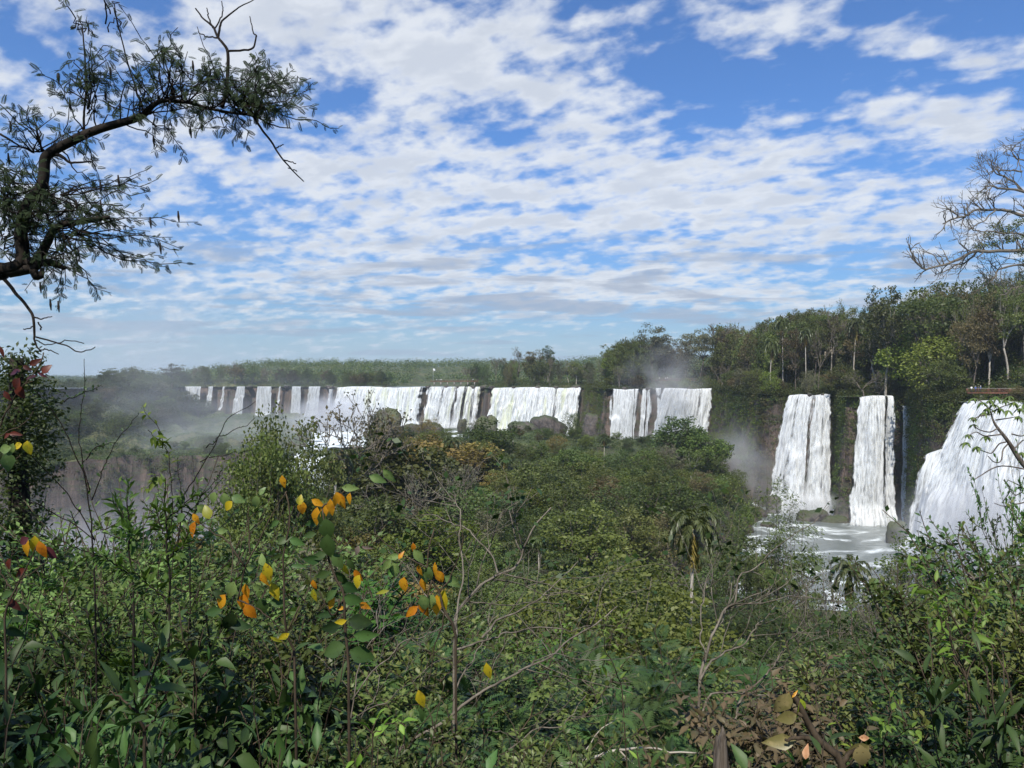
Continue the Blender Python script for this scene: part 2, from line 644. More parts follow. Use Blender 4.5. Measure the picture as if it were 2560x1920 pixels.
# ------------------------------------------------------------------ terrain
LIP = [(-285, 330), (-266, 430), (-292, 560), (-303, 692), (-262, 690), (-240, 696), (-205, 689), (-165, 690), (-150, 640), (-139, 577), (-120, 571), (-100, 568), (-72, 567), (-46, 564), (-21, 566), (-19, 536), (-17, 515), (8, 509), (30, 508),
       (50, 505), (52, 411), (109, 399), (105, 335), (101, 293), (126, 286), (119, 263), (139, 259), (124, 217), (129, 203), (139, 189), (172, 162)]
GORGE = [(-900, -400), (-900, 220), (-700, 250)] + LIP + [(225, 130), (300, 60), (420, -100), (420, -400)]
POOL = [(92, 300), (88, 262), (68, 215), (44, 168), (24, 116), (60, 100), (160, 90), (240, 110), (260, 160), (165, 200), (118, 224), (150, 262), (135, 300)]
CANYON = [(-900, 300), (-420, 322), (-300, 338), (-230, 352), (-160, 356), (-122, 342), (-95, 300), (-66, 230), (-66, 150), (-95, 105), (-900, 85)]
CHAN = [(-130, 556, -35), (-112, 450, -36.5), (-97, 360, -40), (-87, 300, -48), (-80, 250, -64), (-78, 190, -86)]
FARG = [(-2600, 900), (-450, 980), (-560, 1350), (-640, 1790), (-2700, 1830)]


def river_z(y):
    return -2.6 - 2.4 * smooth(420, 205, y)


def terrain(x, y):
    x = np.asarray(x, float)
    y = np.asarray(y, float)
    n1 = fbm(x / 45, y / 45, 0, 4, 3) - 0.5
    n2 = fbm(x / 11, y / 11, 0, 4, 5) - 0.5
    # inside the gorge
    bank = np.interp(y, [-300, -30, -1, 0.8, 3, 8, 20, 40, 70, 100, 150, 400, 600, 900],
                     [14, 2.5, -1.55, -1.75, -2.7, -5.4, -12, -20.5, -28, -31, -32, -33, -33, -33])
    zi = bank + n1 * np.interp(y, [0, 10, 60, 150], [0, .6, 5, 7]) + n2 * np.interp(y, [0, 5, 60], [.1, .4, 2.5])
    zi = zi + 9 * np.exp(-(((x - 12) / 70) ** 2 + ((y - 335) / 45) ** 2)) + 5 * np.exp(-(((x - 88) / 14) ** 2 + ((y - 345) / 40) ** 2))
    left = smooth(-60, -150, x) * smooth(300, 380, y)
    zi = zi - left * 5 * smooth(650, 400, y) + left * 6 * smooth(.5, .75, fbm(x / 60, y / 30, 0, 3, 9)) * smooth(380, 420, y)
    zi = zi + smooth(-60, -110, x) * smooth(300, 330, y) * 4.5 * (fbm(x / 16, y / 22, 0, 3, 91) - .5) * 2
    dc, zc_ = ldist(CHAN, x, y)
    k = smooth(30, 12, dc + n2 * 14)
    zi = zi * (1 - k) + (zc_ - 1.5 + n2 * 1.5) * k
    dp = sdist(POOL, x, y) + n2 * 12
    k = smooth(-13, 3, dp)
    zi = zi * (1 - k) + (-52) * k
    dn = sdist(CANYON, x, y) + n2 * 16 + n1 * 34
    w = np.where(y > 290, 7.0, 70.0)
    k = np.clip(dn / w + 0.2, 0, 1)
    k = k * k * (3 - 2 * k)
    zi = zi * (1 - k) + (-92 + n1 * 5) * k
    # the plateau above the falls
    zr = river_z(y)
    d = sdist(GORGE, x, y)
    d = d + (n2 * 5) * (np.abs(d) > 0.5) * smooth(0, 6, np.abs(d))
    back = smooth(3, 26, -d)
    riv = smooth(46, 26, np.abs(x + 78 + (y - 560) * 0.02)) * smooth(540, 560, y) * smooth(1000, 930, y)
    land = 2.6 * back * (1 - riv) * (0.55 + 0.9 * (fbm(x / 35, y / 35, 0, 3, 21)))
    zp = zr - 1.0 + land * (1 + n1)
    zp = zp + (20 * smooth(5, 50, -d) * smooth(90, 125, x) + 6 * smooth(150, 260, x)) * smooth(480, 400, y) + 7 * smooth(60, 150, x) * smooth(430, 500, y) * back
    zp = zp + (27 * smooth(760, 1150, y) + 5 * smooth(1100, 1600, y)) * smooth(-560, -330, x + (y - 1000) * 0.25) * (1 - riv * 0.5)
    zp = zp + 22 * smooth(1900, 2700, y) + n1 * 4 * back * (1 - riv)
    zp = zp + 7 * smooth(-210, -260, x) * smooth(800, 640, y) * smooth(0, 20, -d)
    zp = zp - 19 * smooth(-.50, -.60, x / np.maximum(y, 1)) * smooth(1850, 1700, y)
    df = sdist(FARG, x, y)
    k = smooth(-2, 8, df)
    zp = zp * (1 - k) + (-60) * k
    w = np.where((y < 645) & (x < -200), 42.0, 3.5)
    k = np.clip(d / w, 0, 1)
    k = k * k * (3 - 2 * k)
    return zp * (1 - k) + zi * k


def axis(parts):
    out = []
    for a, b, s in parts:
        out += list(np.arange(a, b, s))
    out.append(parts[-1][1])
    return np.array(out, float)


def grid_mesh(xs, ys, zf):
    X, Y = np.meshgrid(xs, ys)
    Z = zf(X, Y)
    v = np.stack([X, Y, Z], -1).reshape(-1, 3)
    nx, ny = len(xs), len(ys)
    i = np.arange(nx - 1)[None, :] + (np.arange(ny - 1) * nx)[:, None]
    q = np.stack([i, i + 1, i + 1 + nx, i + nx], -1).reshape(-1, 4)
    return v, q


# ground material: soil and low growth where flat, layered dark basalt where steep
mg, t, out = mat_new('ground_soil_and_rock')
geo = t.node('ShaderNodeNewGeometry')
sxyz = t.node('ShaderNodeSeparateXYZ')
t.l.new(geo.outputs['True Normal'], sxyz.inputs[0])
pos = geo.outputs['Position']
nA = t.noise(pos, 0.05, 6, 0.6)
nB = t.noise(pos, 0.35, 6, 0.65)
nC = t.noise(t.vmul(pos, (0.25, 0.25, 0.035)), 1.0, 6, 0.65, 0.6)
nD = t.noise(t.vmul(pos, (0.03, 0.03, 0.5)), 1.0, 4, 0.6)
rock = t.ramp(nC, [(0.3, (.022, .017, .014)), (0.5, (.06, .045, .036)), (0.68, (.13, .09, .07)), (0.8, (.20, .13, .09))])
rock = t.mix(t.m('MULTIPLY', t.sm(nD, 0.5, 0.6), 0.5), rock, (.035, .05, .018))
grass = t.ramp(nA, [(0.36, (.045, .060, .018)), (0.48, (.075, .105, .028)), (0.58, (.13, .125, .05)), (0.68, (.10, .11, .045))])
grass = t.mix(t.sm(nB, 0.42, 0.65), grass, (.035, .048, .016))
flat = t.sm(t.m('ADD', sxyz.outputs[2], t.m('MULTIPLY_ADD', nB, 0.3, -0.15)), 0.55, 0.75)
colr = t.mix(flat, rock, grass)
p = t.node('ShaderNodeBsdfPrincipled')
t.l.new(colr, p.inputs['Base Color'])
p.inputs['Roughness'].default_value = 0.85
bm = t.node('ShaderNodeBump')
bm.inputs['Strength'].default_value = 1.0
bm.inputs['Distance'].default_value = 2.4
t.l.new(t.m('ADD', nC, t.m('MULTIPLY', nB, 0.5)), bm.inputs['Height'])
t.l.new(bm.outputs[0], p.inputs['Normal'])
t.l.new(p.outputs[0], out.inputs[0])

xs = axis([(-5200, -1000, 200), (-1000, -420, 20), (-420, -330, 6), (-330, 230, 2.4), (230, 440, 8), (440, 1000, 40), (1000, 5200, 200)])
ys = axis([(-500, -60, 20), (-60, -6, 3), (-6, 30, 1.0), (30, 720, 2.4), (720, 1000, 8), (1000, 2000, 20), (2000, 3000, 50), (3000, 6000, 250)])
v, q = grid_mesh(xs, ys, terrain)
g = MB()
g.add(v, q)
structure(g.build('ground', mg, smooth_shade=False))


# ------------------------------------------------------------------ water surfaces
def water_mat(name, deep, foam_scale, foam_lo, foam_hi, stretch=(1, 1, 1), rough=0.2, bump=0.35):
    m, t, out = mat_new(name)
    pos = t.node('ShaderNodeNewGeometry').outputs['Position']
    vv = t.vmul(pos, stretch)
    n = t.noise(vv, foam_scale, 7, 0.66, 0.8)
    f = t.sm(n, foam_lo, foam_hi)
    c = t.mix(f, deep, (.72, .77, .77))
    p = t.node('ShaderNodeBsdfPrincipled')
    t.l.new(c, p.inputs['Base Color'])
    t.put(p.inputs['Roughness'], t.m('MULTIPLY_ADD', f, 0.6, rough))
    b = t.node('ShaderNodeBump')
    b.inputs['Strength'].default_value = bump
    b.inputs['Distance'].default_value = 0.5
    t.l.new(t.noise(vv, foam_scale * 5, 5, 0.6), b.inputs['Height'])
    t.l.new(b.outputs[0], p.inputs['Normal'])
    t.l.new(p.outputs[0], out.inputs[0])
    return m


M['river'] = water_mat('river_water', (.09, .10, .095), 0.09, 0.54, 0.70, (0.6, 1.6, 1))
M['pool'] = water_mat('pool_water', (.15, .17, .165), 0.06, 0.50, 0.66, (1, 1.3, 1), 0.3, .8)
M['rapids'] = water_mat('rapids_water', (.28, .33, .33), 0.10, 0.34, 0.55, (1, 1, 1), 0.4, 1.0)
M['canyonw'] = water_mat('canyon_water', (.10, .12, .13), 0.06, 0.5, 0.7)


def flat_sheet(name, xs, ys, z, mat, amp=0.0, sc_=10.0, keep=None):
    def zf(X, Y):
        zz = z(X, Y) if callable(z) else np.full(X.shape, float(z))
        return zz + amp * (fbm(X / sc_, Y / sc_, 0, 4, 33) - 0.5)
    v, q = grid_mesh(xs, ys, zf)
    if keep is not None:
        c = v[q].mean(axis=1)
        q = q[keep(c[:, 0], c[:, 1])]
    m = MB()
    m.add(v, q)
    return structure(m.build(name, mat, smooth_shade=True))


flat_sheet('plunge_pool', axis([(10, 262, 2)]), axis([(98, 306, 2)]),
           lambda X, Y: -48.0 + 3.2 * np.exp(-(((X - 128) / 34) ** 2 + ((Y - 205) / 22) ** 2)) + 1.6 * np.exp(-(((X - 80) / 40) ** 2 + ((Y - 150) / 20) ** 2)) * (0.4 + 1.3 * fbm(X / 9, Y / 9, 0, 3, 8)),
           M['pool'], 0.7, 5)
flat_sheet('canyon_river', axis([(-900, -70, 30)]), axis([(86, 360, 20)]), -86.0, M['canyonw'])
flat_sheet('upper_river', axis([(-320, 320, 2)]), axis([(180, 960, 4)]), lambda X, Y: river_z(Y) + 0.0, M['river'], 0.35, 6,
           keep=lambda x, y: sdist(GORGE, x, y) < 1.0)
flat_sheet('far_river', axis([(-2600, -500, 60)]), axis([(1780, 2000, 20)]), -1.5, M['river'])
flat_sheet('pool_rapids', axis([(12, 190, 1.2)]), axis([(92, 186, 1.2)]), lambda X, Y: -47.6 + 2.4 * smooth(185, 120, Y) * (fbm(X / 9, Y / 7, 0, 4, 14) - .25), M['rapids'], 1.5, 2.5,
           keep=lambda x, y: y + 26 * (fbm(x / 16, y / 16, 0, 3, 15) - .5) < 174 + .22 * (x - 90))
# white water below the main falls and the rapids running left of the island
flat_sheet('gorge_river', axis([(-160, 60, 2)]), axis([(385, 580, 2)]), lambda X, Y: -33.2 + 1.2 * (fbm(X / 7, Y / 7, 0, 3, 4) - .5), M['rapids'], 1.6, 4,
           keep=lambda x, y: (sdist(GORGE, x, y) > -2) & (x > -.262 * y + 4 * np.sin(y * .3)))
ch = MB()
cp = spline([(a, b, c) for a, b, c in CHAN], 120)
tt = np.gradient(cp, axis=0)
sd_ = np.stack([tt[:, 1], -tt[:, 0], 0 * tt[:, 0]], 1)
sd_ /= np.linalg.norm(sd_, axis=1)[:, None]
k = 21
off = np.linspace(-12, 12, k)
v = cp[:, None, :] + sd_[:, None, :] * off[None, :, None]
v[..., 2] += 0.6 + 2.2 * (fbm(v[..., 0] / 5, v[..., 1] / 5, 0, 4, 12) - 0.5)
i = np.arange(k - 1)[None, :] + (np.arange(len(cp) - 1) * k)[:, None]
ch.add(v.reshape(-1, 3), np.stack([i, i + 1, i + 1 + k, i + k], -1).reshape(-1, 4))
structure(ch.build('rapids', M['rapids'], smooth_shade=True))


# ------------------------------------------------------------------ waterfalls
def fall_mat(name, cover, fine=1.0, tintc=(.86, .89, .90), green=0.0, opaque=1.0):
    m, t, out = mat_new(name)
    uv = t.node('ShaderNodeUVMap').outputs[0]
    oi = t.node('ShaderNodeObjectInfo').outputs['Random']
    s = t.node('ShaderNodeSeparateXYZ')
    t.l.new(uv, s.inputs[0])
    su, sv = s.outputs[0], s.outputs[1]
    a = t.node('ShaderNodeAttribute', attribute_name='tint').outputs['Fac']
    sh = t.m('MULTIPLY', oi, 60.0)
    v1 = t.vec(t.m('MULTIPLY', su, 0.42 * fine), t.m('MULTIPLY', sv, 0.035), sh)
    v2 = t.vec(t.m('MULTIPLY', su, 1.7 * fine), t.m('MULTIPLY', sv, 0.13), sh)
    v3 = t.vec(t.m('MULTIPLY', su, 2.8 * fine), t.m('MULTIPLY', sv, 0.38 * fine), sh)
    n1 = t.noise(v1, 1.0, 4, 0.6, 0.3)
    n2 = t.noise(v2, 1.0, 5, 0.65, 0.4)
    n3 = t.noise(v3, 1.0, 5, 0.7)
    d = t.m('ADD', t.m('MULTIPLY_ADD', n1, 1.6, -0.8), t.m('MULTIPLY_ADD', n2, 1.1, -0.55))
    d = t.m('ADD', d, t.m('MULTIPLY_ADD', n3, 0.8, -0.4))
    al = t.sm(t.m('ADD', d, t.m('MULTIPLY_ADD', a, 1.6, cover - 0.8)), -0.28, 0.22)
    al = t.m('MULTIPLY', al, opaque)
    shade = t.sm(t.m('ADD', n2, t.m('MULTIPLY_ADD', n3, 0.7, -0.35)), 0.30, 0.60)
    c = t.mix(shade, tuple(k * 0.52 for k in tintc), tintc)
    if green:
        gn = t.sm(t.noise(v1, 0.8, 3, 0.5), 0.5, 0.62)
        c = t.mix(t.m('MULTIPLY', gn, green), c, (.62, .66, .38))
    df = t.node('ShaderNodeBsdfDiffuse')
    t.l.new(c, df.inputs['Color'])
    tl = t.node('ShaderNodeBsdfTranslucent')
    t.l.new(c, tl.inputs['Color'])
    mx = t.node('ShaderNodeMixShader')
    mx.inputs[0].default_value = 0.3
    t.l.new(df.outputs[0], mx.inputs[1])
    t.l.new(tl.outputs[0], mx.inputs[2])
    bp = t.node('ShaderNodeBump')
    bp.inputs['Strength'].default_value = 0.4
    bp.inputs['Distance'].default_value = 0.5
    t.l.new(t.m('ADD', n2, t.m('MULTIPLY', n3, 0.5)), bp.inputs['Height'])
    t.l.new(bp.outputs[0], df.inputs['Normal'])
    tp = t.node('ShaderNodeBsdfTransparent')
    m2 = t.node('ShaderNodeMixShader')
    t.l.new(al, m2.inputs[0])
    t.l.new(tp.outputs[0], m2.inputs[1])
    t.l.new(mx.outputs[0], m2.inputs[2])
    t.l.new(m2.outputs[0], out.inputs[0])
    return m


M['fall_dense'] = fall_mat('falling_water_dense', 0.62)
M['fall_main'] = fall_mat('falling_water_main', 0.80, 0.8, green=0.55)
M['fall_mid'] = fall_mat('falling_water_streaked', 0.36)
M['fall_thin'] = fall_mat('falling_water_thin', 0.02, 1.0, tintc=(.72, .76, .78), opaque=.85)
M['fall_spray'] = fall_mat('falling_spray', 0.0, 1.3, opaque=0.8)
M['fall_near'] = fall_mat('falling_water_near', 0.60, 1.2)


def curtain(name, mat, lip, zb, parent, throw=4.0, amp=0.9, seed=1, gaps=(), du=0.5, dv=0.7, foot=1.0, back=4.0, edge=1.5, cover=0.5, lean=0.0, fq=0.35, zbf=None, curve=17.0, ledge=1.5, widen=0.0):
    """a sheet of water that rounds the lip and falls; gaps = (centre, halfwidth, amount) along the lip in metres"""
    lip = np.asarray(lip, float)
    seg = np.linalg.norm(np.diff(lip[:, :2], axis=0), axis=1)
    L = np.concatenate([[0], np.cumsum(seg)])
    n = max(int(L[-1] / du), 6)
    s = np.linspace(0, L[-1], n)
    bx, by, bz = (np.interp(s, L, lip[:, j]) for j in range(3))
    tx, ty = np.gradient(bx), np.gradient(by)
    k = max(3, n // 14)
    ker = np.ones(k) / k
    pad = lambda a: np.convolve(np.pad(a, (k, k), 'edge'), ker, 'same')[k:-k]
    tx, ty = pad(tx), pad(ty)
    ln = np.hypot(tx, ty) + 1e-9
    nx_, ny_ = ty / ln, -tx / ln          # outward (the lip runs left to right seen from the gorge)
    H = bz.mean() - zb
    m = max(int(H / dv), 8)
    q = np.concatenate([np.linspace(-1, 0, 5)[:-1], np.linspace(0, 1, m)])
    S, Q = np.meshgrid(s, q)
    lipw = 1.6 * (fbm(s * 0.22, seed, 0, 4, seed) - 0.5) * 2 + 0.6 * (fbm(s * 0.9, seed + 5, 0, 3, seed) - 0.5)
    tq = np.clip(Q, 0, 1)
    H_ = (bz[None] - zb) * np.ones_like(Q)
    if zbf is not None:
        H_ = H_ - zbf(S / L[-1])
    z = np.where(Q < 0, bz[None] + 0.12 * (-Q), bz[None] - H_ * tq ** 1.12 - 0.0 * S)
    outd = np.where(Q < 0, Q * back, throw * np.sqrt(tq) * (0.75 + 0.25 * tq)) + lipw[None] * 0.7
    fold = fbm(S * fq, tq * H / curve, 0, 4, seed + 3) - 0.5
    fold2 = fbm(S * fq * 4, tq * H / 10, 0, 3, seed + 9) - 0.5
    outd = outd + (fold * 3.2 + fold2 * 0.8) * amp * np.clip(tq * 5, 0, 1)
    lg = fbm(S * .09, seed + 40, 0, 3, seed + 30)
    led = .25 + .55 * fbm(S * .16, seed + 80, 0, 3, seed + 33)
    outd = outd + ledge * smooth(.45, .62, lg) * smooth(led - .04, led + .02, tq)
    bz = bz + .9 * (fbm(s * .25, seed + 60, 0, 3, seed + 7) - .5)
    outd = outd + foot * 2.5 * smooth(0.86, 1, tq)
    lat = 0.7 * (fbm(S * 0.3, tq * H / 7, 0, 3, seed + 14) - 0.5) * smooth(0, .3, tq) + lean * tq + widen * (S / L[-1] - .5) * tq ** .8
    X = bx[None] + nx_[None] * outd + lat * tx[None] / ln[None]
    Y = by[None] + ny_[None] * outd + lat * ty[None] / ln[None]
    c = np.full(S.shape, float(cover))
    for (g0, gw, ga) in gaps:
        c = c - ga * np.exp(-((S - g0 - (fbm(tq * 3, g0, 0, 2, 5) - 0.5) * gw * 1.2) / gw) ** 2)
    ed = np.minimum(S, L[-1] - S)
    c = c - 0.95 * smooth(edge * (.4 + 2.4 * fbm(tq * H * 0.35, seed + np.where(S < L[-1] / 2, 0, 9.), 0, 4, 2)), 0, ed)
    c = c + 0.18 * smooth(0.1, -0.05, Q) * 0 + 0.12 * smooth(0.7, 1, tq)
    v = np.stack([X, Y, z], -1).reshape(-1, 3)
    r, w = S.shape
    i = np.arange(w - 1)[None, :] + (np.arange(r - 1) * w)[:, None]
    qd = np.stack([i, i + w, i + w + 1, i + 1], -1).reshape(-1, 4)
    b = MB()
    b.add(v, qd, None, c.reshape(-1))
    o = b.build(name, mat, parent, smooth_shade=True)
    me = o.data
    uvl = me.uv_layers.new(name='UVMap')
    li = np.empty(len(me.loops), np.int32)
    me.loops.foreach_get('vertex_index', li)
    uvv = np.stack([S.reshape(-1), (tq * H + np.where(Q < 0, Q * back, 0)).reshape(-1)], 1)[li]
    uvl.data.foreach_set('uv', uvv.astype(np.float32).ravel())
    return o


def lipz(pts, dz=0.15):
    return [(x, y, float(river_z(y)) + dz + .5 * math.sin(x * 1.7)) for x, y in pts]


def fall(label, lip, zb, mat, u, seed, spray=True, **kw):
    mid = np.mean(np.asarray(lip), axis=0)
    root = empty('waterfall', (mid[0], mid[1], zb))
    tag(root, label, 'waterfall', None, u)
    l2 = [(a - mid[0], b - mid[1], c - zb) for a, b, c in lip]
    curtain('curtain', M[mat], l2, 0.0, root, seed=seed, **kw)
    if spray:
        k2 = dict(kw)
        k2['throw'] = kw.get('throw', 4.0) + 1.6
        k2['gaps'] = ()
        k2['amp'] = 1.4
        k2['cover'] = 0.42
        curtain('spray', M['fall_spray'], l2, 0.0, root, seed=seed + 50, **k2)
    return root


fall('thundering white waterfall cut by the right edge, broadest and nearest of all', lipz([(127.5, 207), (130, 201), (135.5, 193), (144, 184), (156, 173), (174, 159)]), -48,
     'fall_near', 985, 11, throw=13, widen=8, amp=2.0, du=0.35, dv=0.4, foot=2.5, gaps=[(9, .7, .45), (17, 1.2, .35), (28, 1.5, .45), (40, 1, .4)], cover=.60, edge=1.2, lean=-3.0, fq=0.22)
fall('low side fall splashing out of the dark cliff left of the nearest waterfall', [(118, 214, -21), (121.5, 211, -19), (125, 208, -18)], -47.5, 'fall_mid', 930, 12,
     spray=False, throw=5, amp=1.0, du=.3, dv=.4, lean=-5)
fall('narrow white waterfall beside the nearest one, half hidden by overhanging trees', lipz([(121.0, 260), (126, 258.3), (133.6, 256.6)]), -48,
     'fall_dense', 866, 13, throw=5, widen=3, amp=0.9, du=.3, dv=.45, foot=1.5, cover=.6, gaps=[(4.6, .6, .35), (9.4, .7, .75)], lean=-2.5)
fall('slender ribbon of falling water between the narrow waterfall and dark cliff', [(135.0, 255.6, -7.5), (138.4, 254.6, -8)], -48,
     'fall_mid', 893, 14, spray=False, throw=4.5, amp=.8, du=.2, dv=.45, edge=.25, cover=.85, lean=-1.5)
fall('tall four stranded waterfall standing alone between wooded cliffs', lipz([(106.5, 287), (111, 284), (117, 282.5), (122.5, 282.5)]), -48,
     'fall_dense', 805, 15, throw=5.5, amp=1.3, du=.3, dv=.45, foot=2.0, widen=5, cover=.55, gaps=[(5, .6, .5), (9.6, .8, .75), (13, .5, .5)], lean=-4.5)
fall('full white waterfall right of the veil of thin strands', lipz([(82, 402), (90, 399.5), (98, 398), (108.5, 396.5)], -.05), -42,
     'fall_dense', 688, 16, throw=6, widen=5, amp=1.5, du=.4, dv=.6, cover=.58, gaps=[(9, .8, .4), (20, 1, .4)], lean=-7)
fall('wide veil of thin white strands over a green stained cliff', lipz([(53.5, 407), (62, 405), (72, 404), (82, 402)], -.05), -42,
     'fall_mid', 630, 17, throw=2.6, amp=.8, du=.4, dv=.6, spray=False, cover=.72, gaps=[(2, .8, .5), (9, .5, .35), (14.0, .45, .55), (17.0, 1.5, .85), (20.6, .5, .6), (24.2, 1.9, 1.0)], lean=-2)
fall('broad white waterfall with grassy rocks in it, right end of the long wall', lipz([(-16, 512), (0, 509), (20, 506), (36, 504), (49, 502)]), -33,
     'fall_main', 535, 18, throw=7, amp=2.2, du=.5, dv=.6, edge=2.5, ledge=3.5, cover=.58, gaps=[(1.5, 2.2, .75), (15, 1.2, .4), (37, 1.2, .4), (47, 1.6, .8), (64, 1.5, .3)], lean=-3)
fall('white waterfall striped with green moss, between the main curtain and mossy gap', lipz([(-66, 563), (-50, 562), (-36, 561), (-22, 561)]), -33,
     'fall_main', 455, 19, throw=6, amp=2.2, du=.5, dv=.6, edge=2.5, ledge=3, cover=.46, gaps=[(3, 1.6, .5), (14, 1.6, .7), (24, 1.8, .75), (31, 1.4, .8), (38, 1.5, .75)], lean=-4)
fall('widest smooth creamy curtain of the main falls', lipz([(-138, 574), (-125, 569), (-110, 566), (-90, 565), (-66, 563)]), -33,
     'fall_main', 390, 20, throw=6, amp=1.6, du=.5, dv=.6, cover=.60, gaps=[(3, 3, .5), (22, .8, .35), (47, .9, .35), (70, 1.2, .3)], lean=-3, edge=3.5)
fall('misty faint waterfall where the left cliff turns into the main falls', lipz([(-168, 682), (-160, 660), (-150, 620), (-140, 578)]), -33,
     'fall_mid', 325, 21, throw=3, amp=1, du=.7, dv=.7, spray=False, cover=.30)
TH = [(-303, -287, 3, 'square pale fall high on the misty cliff, first of the left row', .62, -18), (-281, -276, -1, 'thin stepped fall second from the left in the row', .5, -22), (-268, -264, -1, 'faint single thread third from the left in the row', .15, -24),
      (-255, -246, -1, 'bright slanting fall fourth from the left in the row', .6, -31), (-236, -222, 0, 'wide ribbed fall in the middle of the left row', .6, -30), (-216, -213.5, 0, 'straight white thread right of the wide ribbed fall', .6, -31),
      (-204, -195, 0, 'paired strands falling right of the straight thread', .5, -33), (-188, -177, 0, 'leaning pair of strands last in the left row', .55, -30)]
for i, (a, b, dz, lab, cv, zb) in enumerate(TH):
    fall(lab, [(a, 684, -2.4), ((a + b) / 2, 683.6, -2.4), (b, 683, -2.4)], zb, 'fall_thin', 200, 30 + i, throw=3.2, amp=.7, du=.35, dv=.7,
         spray=False, cover=cv + .38, edge=.6, widen=2.0, lean=-2.0 if i in (3, 7) else 0, fq=.8)
for i, (a, b) in enumerate([(-1145, -1110), (-1095, -1080), (-1050, -1010), (-1000, -950), (-940, -905)]):
    fall('pale waterfall seen far off through haze under the flat ridge', [(a, 1812, -1.0), ((a + b) / 2, 1811, -1.0), (b, 1810, -1.0)], -30, 'fall_thin', 512 + a / 1811 * F, 60 + i,
         throw=5, amp=1, du=2, dv=2, spray=False, cover=.75, edge=4)
# group for the far ones
for o, l, u in REG:
    if 'far off through haze' in l:
        o['group'] = 'hazy waterfalls under the far ridge'


# ------------------------------------------------------------------ rocks
def rock_mesh(name, seed, sx_=1, sy=1, sz=1, rough_=0.35):
    n, m_ = 26, 16
    th = np.linspace(0, 2 * np.pi, n, endpoint=False)
    ph = np.linspace(-np.pi / 2, np.pi / 2, m_)
    T, Q = np.meshgrid(th, ph)
    d = np.stack([np.cos(Q) * np.cos(T), np.cos(Q) * np.sin(T), np.sin(Q)], -1)
    d = np.sign(d) * np.abs(d) ** 0.8
    r = 1 + rough_ * 2 * (fbm(d[..., 0] * 1.4 + seed, d[..., 1] * 1.4, d[..., 2] * 1.4, 4, seed) - 0.5)
    r = np.round(r * 9) / 9 * 0.6 + r * 0.4
    v = d * r[..., None] * np.array([sx_, sy, sz])
    i = (np.arange(m_ - 1) * n)[:, None]
    j = np.arange(n)[None]
    qd = np.stack([i + j, i + (j + 1) % n, i + n + (j + 1) % n, i + n + j], -1).reshape(-1, 4)
    b = MB()
    b.add(v.reshape(-1, 3), qd)
    me = b.mesh(name)
    return me


def rock_mat(name, base, light, moss, mosslo=0.5):
    m, t, out = mat_new(name)
    geo = t.node('ShaderNodeNewGeometry')
    s = t.node('ShaderNodeSeparateXYZ')
    t.l.new(geo.outputs['Normal'], s.inputs[0])
    pos = geo.outputs['Position']
    n = t.noise(pos, 0.55, 7, 0.68, 0.3)
    n2 = t.noise(pos, 0.2, 4, 0.6)
    c = t.mix(t.sm(n, 0.35, 0.65), base, light)
    f = t.m('MULTIPLY', t.sm(s.outputs[2], mosslo - .35, mosslo + .35), t.sm(n2, 0.34, 0.5))
    c = t.mix(f, c, moss)
    p = t.node('ShaderNodeBsdfPrincipled')
    t.l.new(c, p.inputs['Base Color'])
    p.inputs['Roughness'].default_value = 0.7
    b = t.node('ShaderNodeBump')
    b.inputs['Strength'].default_value = 0.9
    b.inputs['Distance'].default_value = 0.9
    t.l.new(n, b.inputs['Height'])
    t.l.new(b.outputs[0], p.inputs['Normal'])
    t.l.new(p.outputs[0], out.inputs[0])
    return m


M['rock'] = rock_mat('wet_basalt', (.03, .024, .022), (.11, .09, .078), (.05, .065, .022), 0.6)
M['mossrock'] = rock_mat('mossy_basalt', (.035, .03, .024), (.09, .08, .055), (.075, .085, .03), 0.2)
rocks = [rock_mesh('boulder', 40 + k, rough_=0.42) for k in range(5)]
for me in rocks:
    me.materials.append(M['rock'])


def boulder(u, v0, v1, wpx, Y, label, k=0, mat='rock', depth=0.8, rz=0.0, sink=0.35):
    c = P(u, (v0 + v1) / 2, Y)
    h = (v1 - v0) / F * Y
    w = wpx / F * Y
    o = obj_from(rocks[k % 5], 'boulder', None, M[mat])
    o.location = (c[0], c[1], c[2] - h * sink)
    o.scale = (w / 2, w / 2 * depth, h * (0.5 + sink))
    o.rotation_euler = (0, 0, rz)
    tag(o, label, 'rock', None, u)
    return o


boulder(388, 410, 432, 28, 470, 'tall mossy boulder in front of the widest curtain', 0, 'mossrock')
boulder(413, 424, 436, 24, 465, 'rounded mossy boulder right of the tall one', 1, 'mossrock')
boulder(430, 422, 436, 26, 455, 'jagged brown boulder below the moss striped waterfall', 2)
boulder(326, 436, 444, 10, 460, 'small grey boulder in the foaming river left of falls', 3)
boulder(337, 437, 446, 12, 455, 'rounded grey boulder in the foam beside the small one', 4)
boulder(462, 419, 428, 9, 480, 'small mossy boulder at the foot of the mossy gap', 3, 'mossrock')
boulder(486, 415, 436, 24, 478, 'leaning green crusted rock filling the mossy gap', 4, 'mossrock')
boulder(546, 416, 433, 36, 440, 'flat topped brown boulder below the broad waterfall', 1)
boulder(522, 421, 436, 30, 430, 'dark boulder sunk in trees left of the flat topped one', 2)
boulder(596, 413, 438, 28, 432, 'black rock spur where the broad waterfall ends', 3)
boulder(774, 496, 508, 14, 276, 'wet black rock at the foot of the four stranded waterfall', 0)
boulder(756, 507, 514, 20, 268, 'low dark rock in the pool, left of the others', 1)
boulder(768, 522, 528, 14, 250, 'flat black rock lying alone in the pool', 2)
boulder(812, 510, 523, 32, 262, 'big dark rock shelf between the two narrow waterfalls', 3)
boulder(834, 515, 525, 26, 258, 'dark ledge right of the big rock shelf', 4)
boulder(729, 511, 533, 20, 240, 'mossy headland rock at the left end of the pool', 0, 'mossrock')
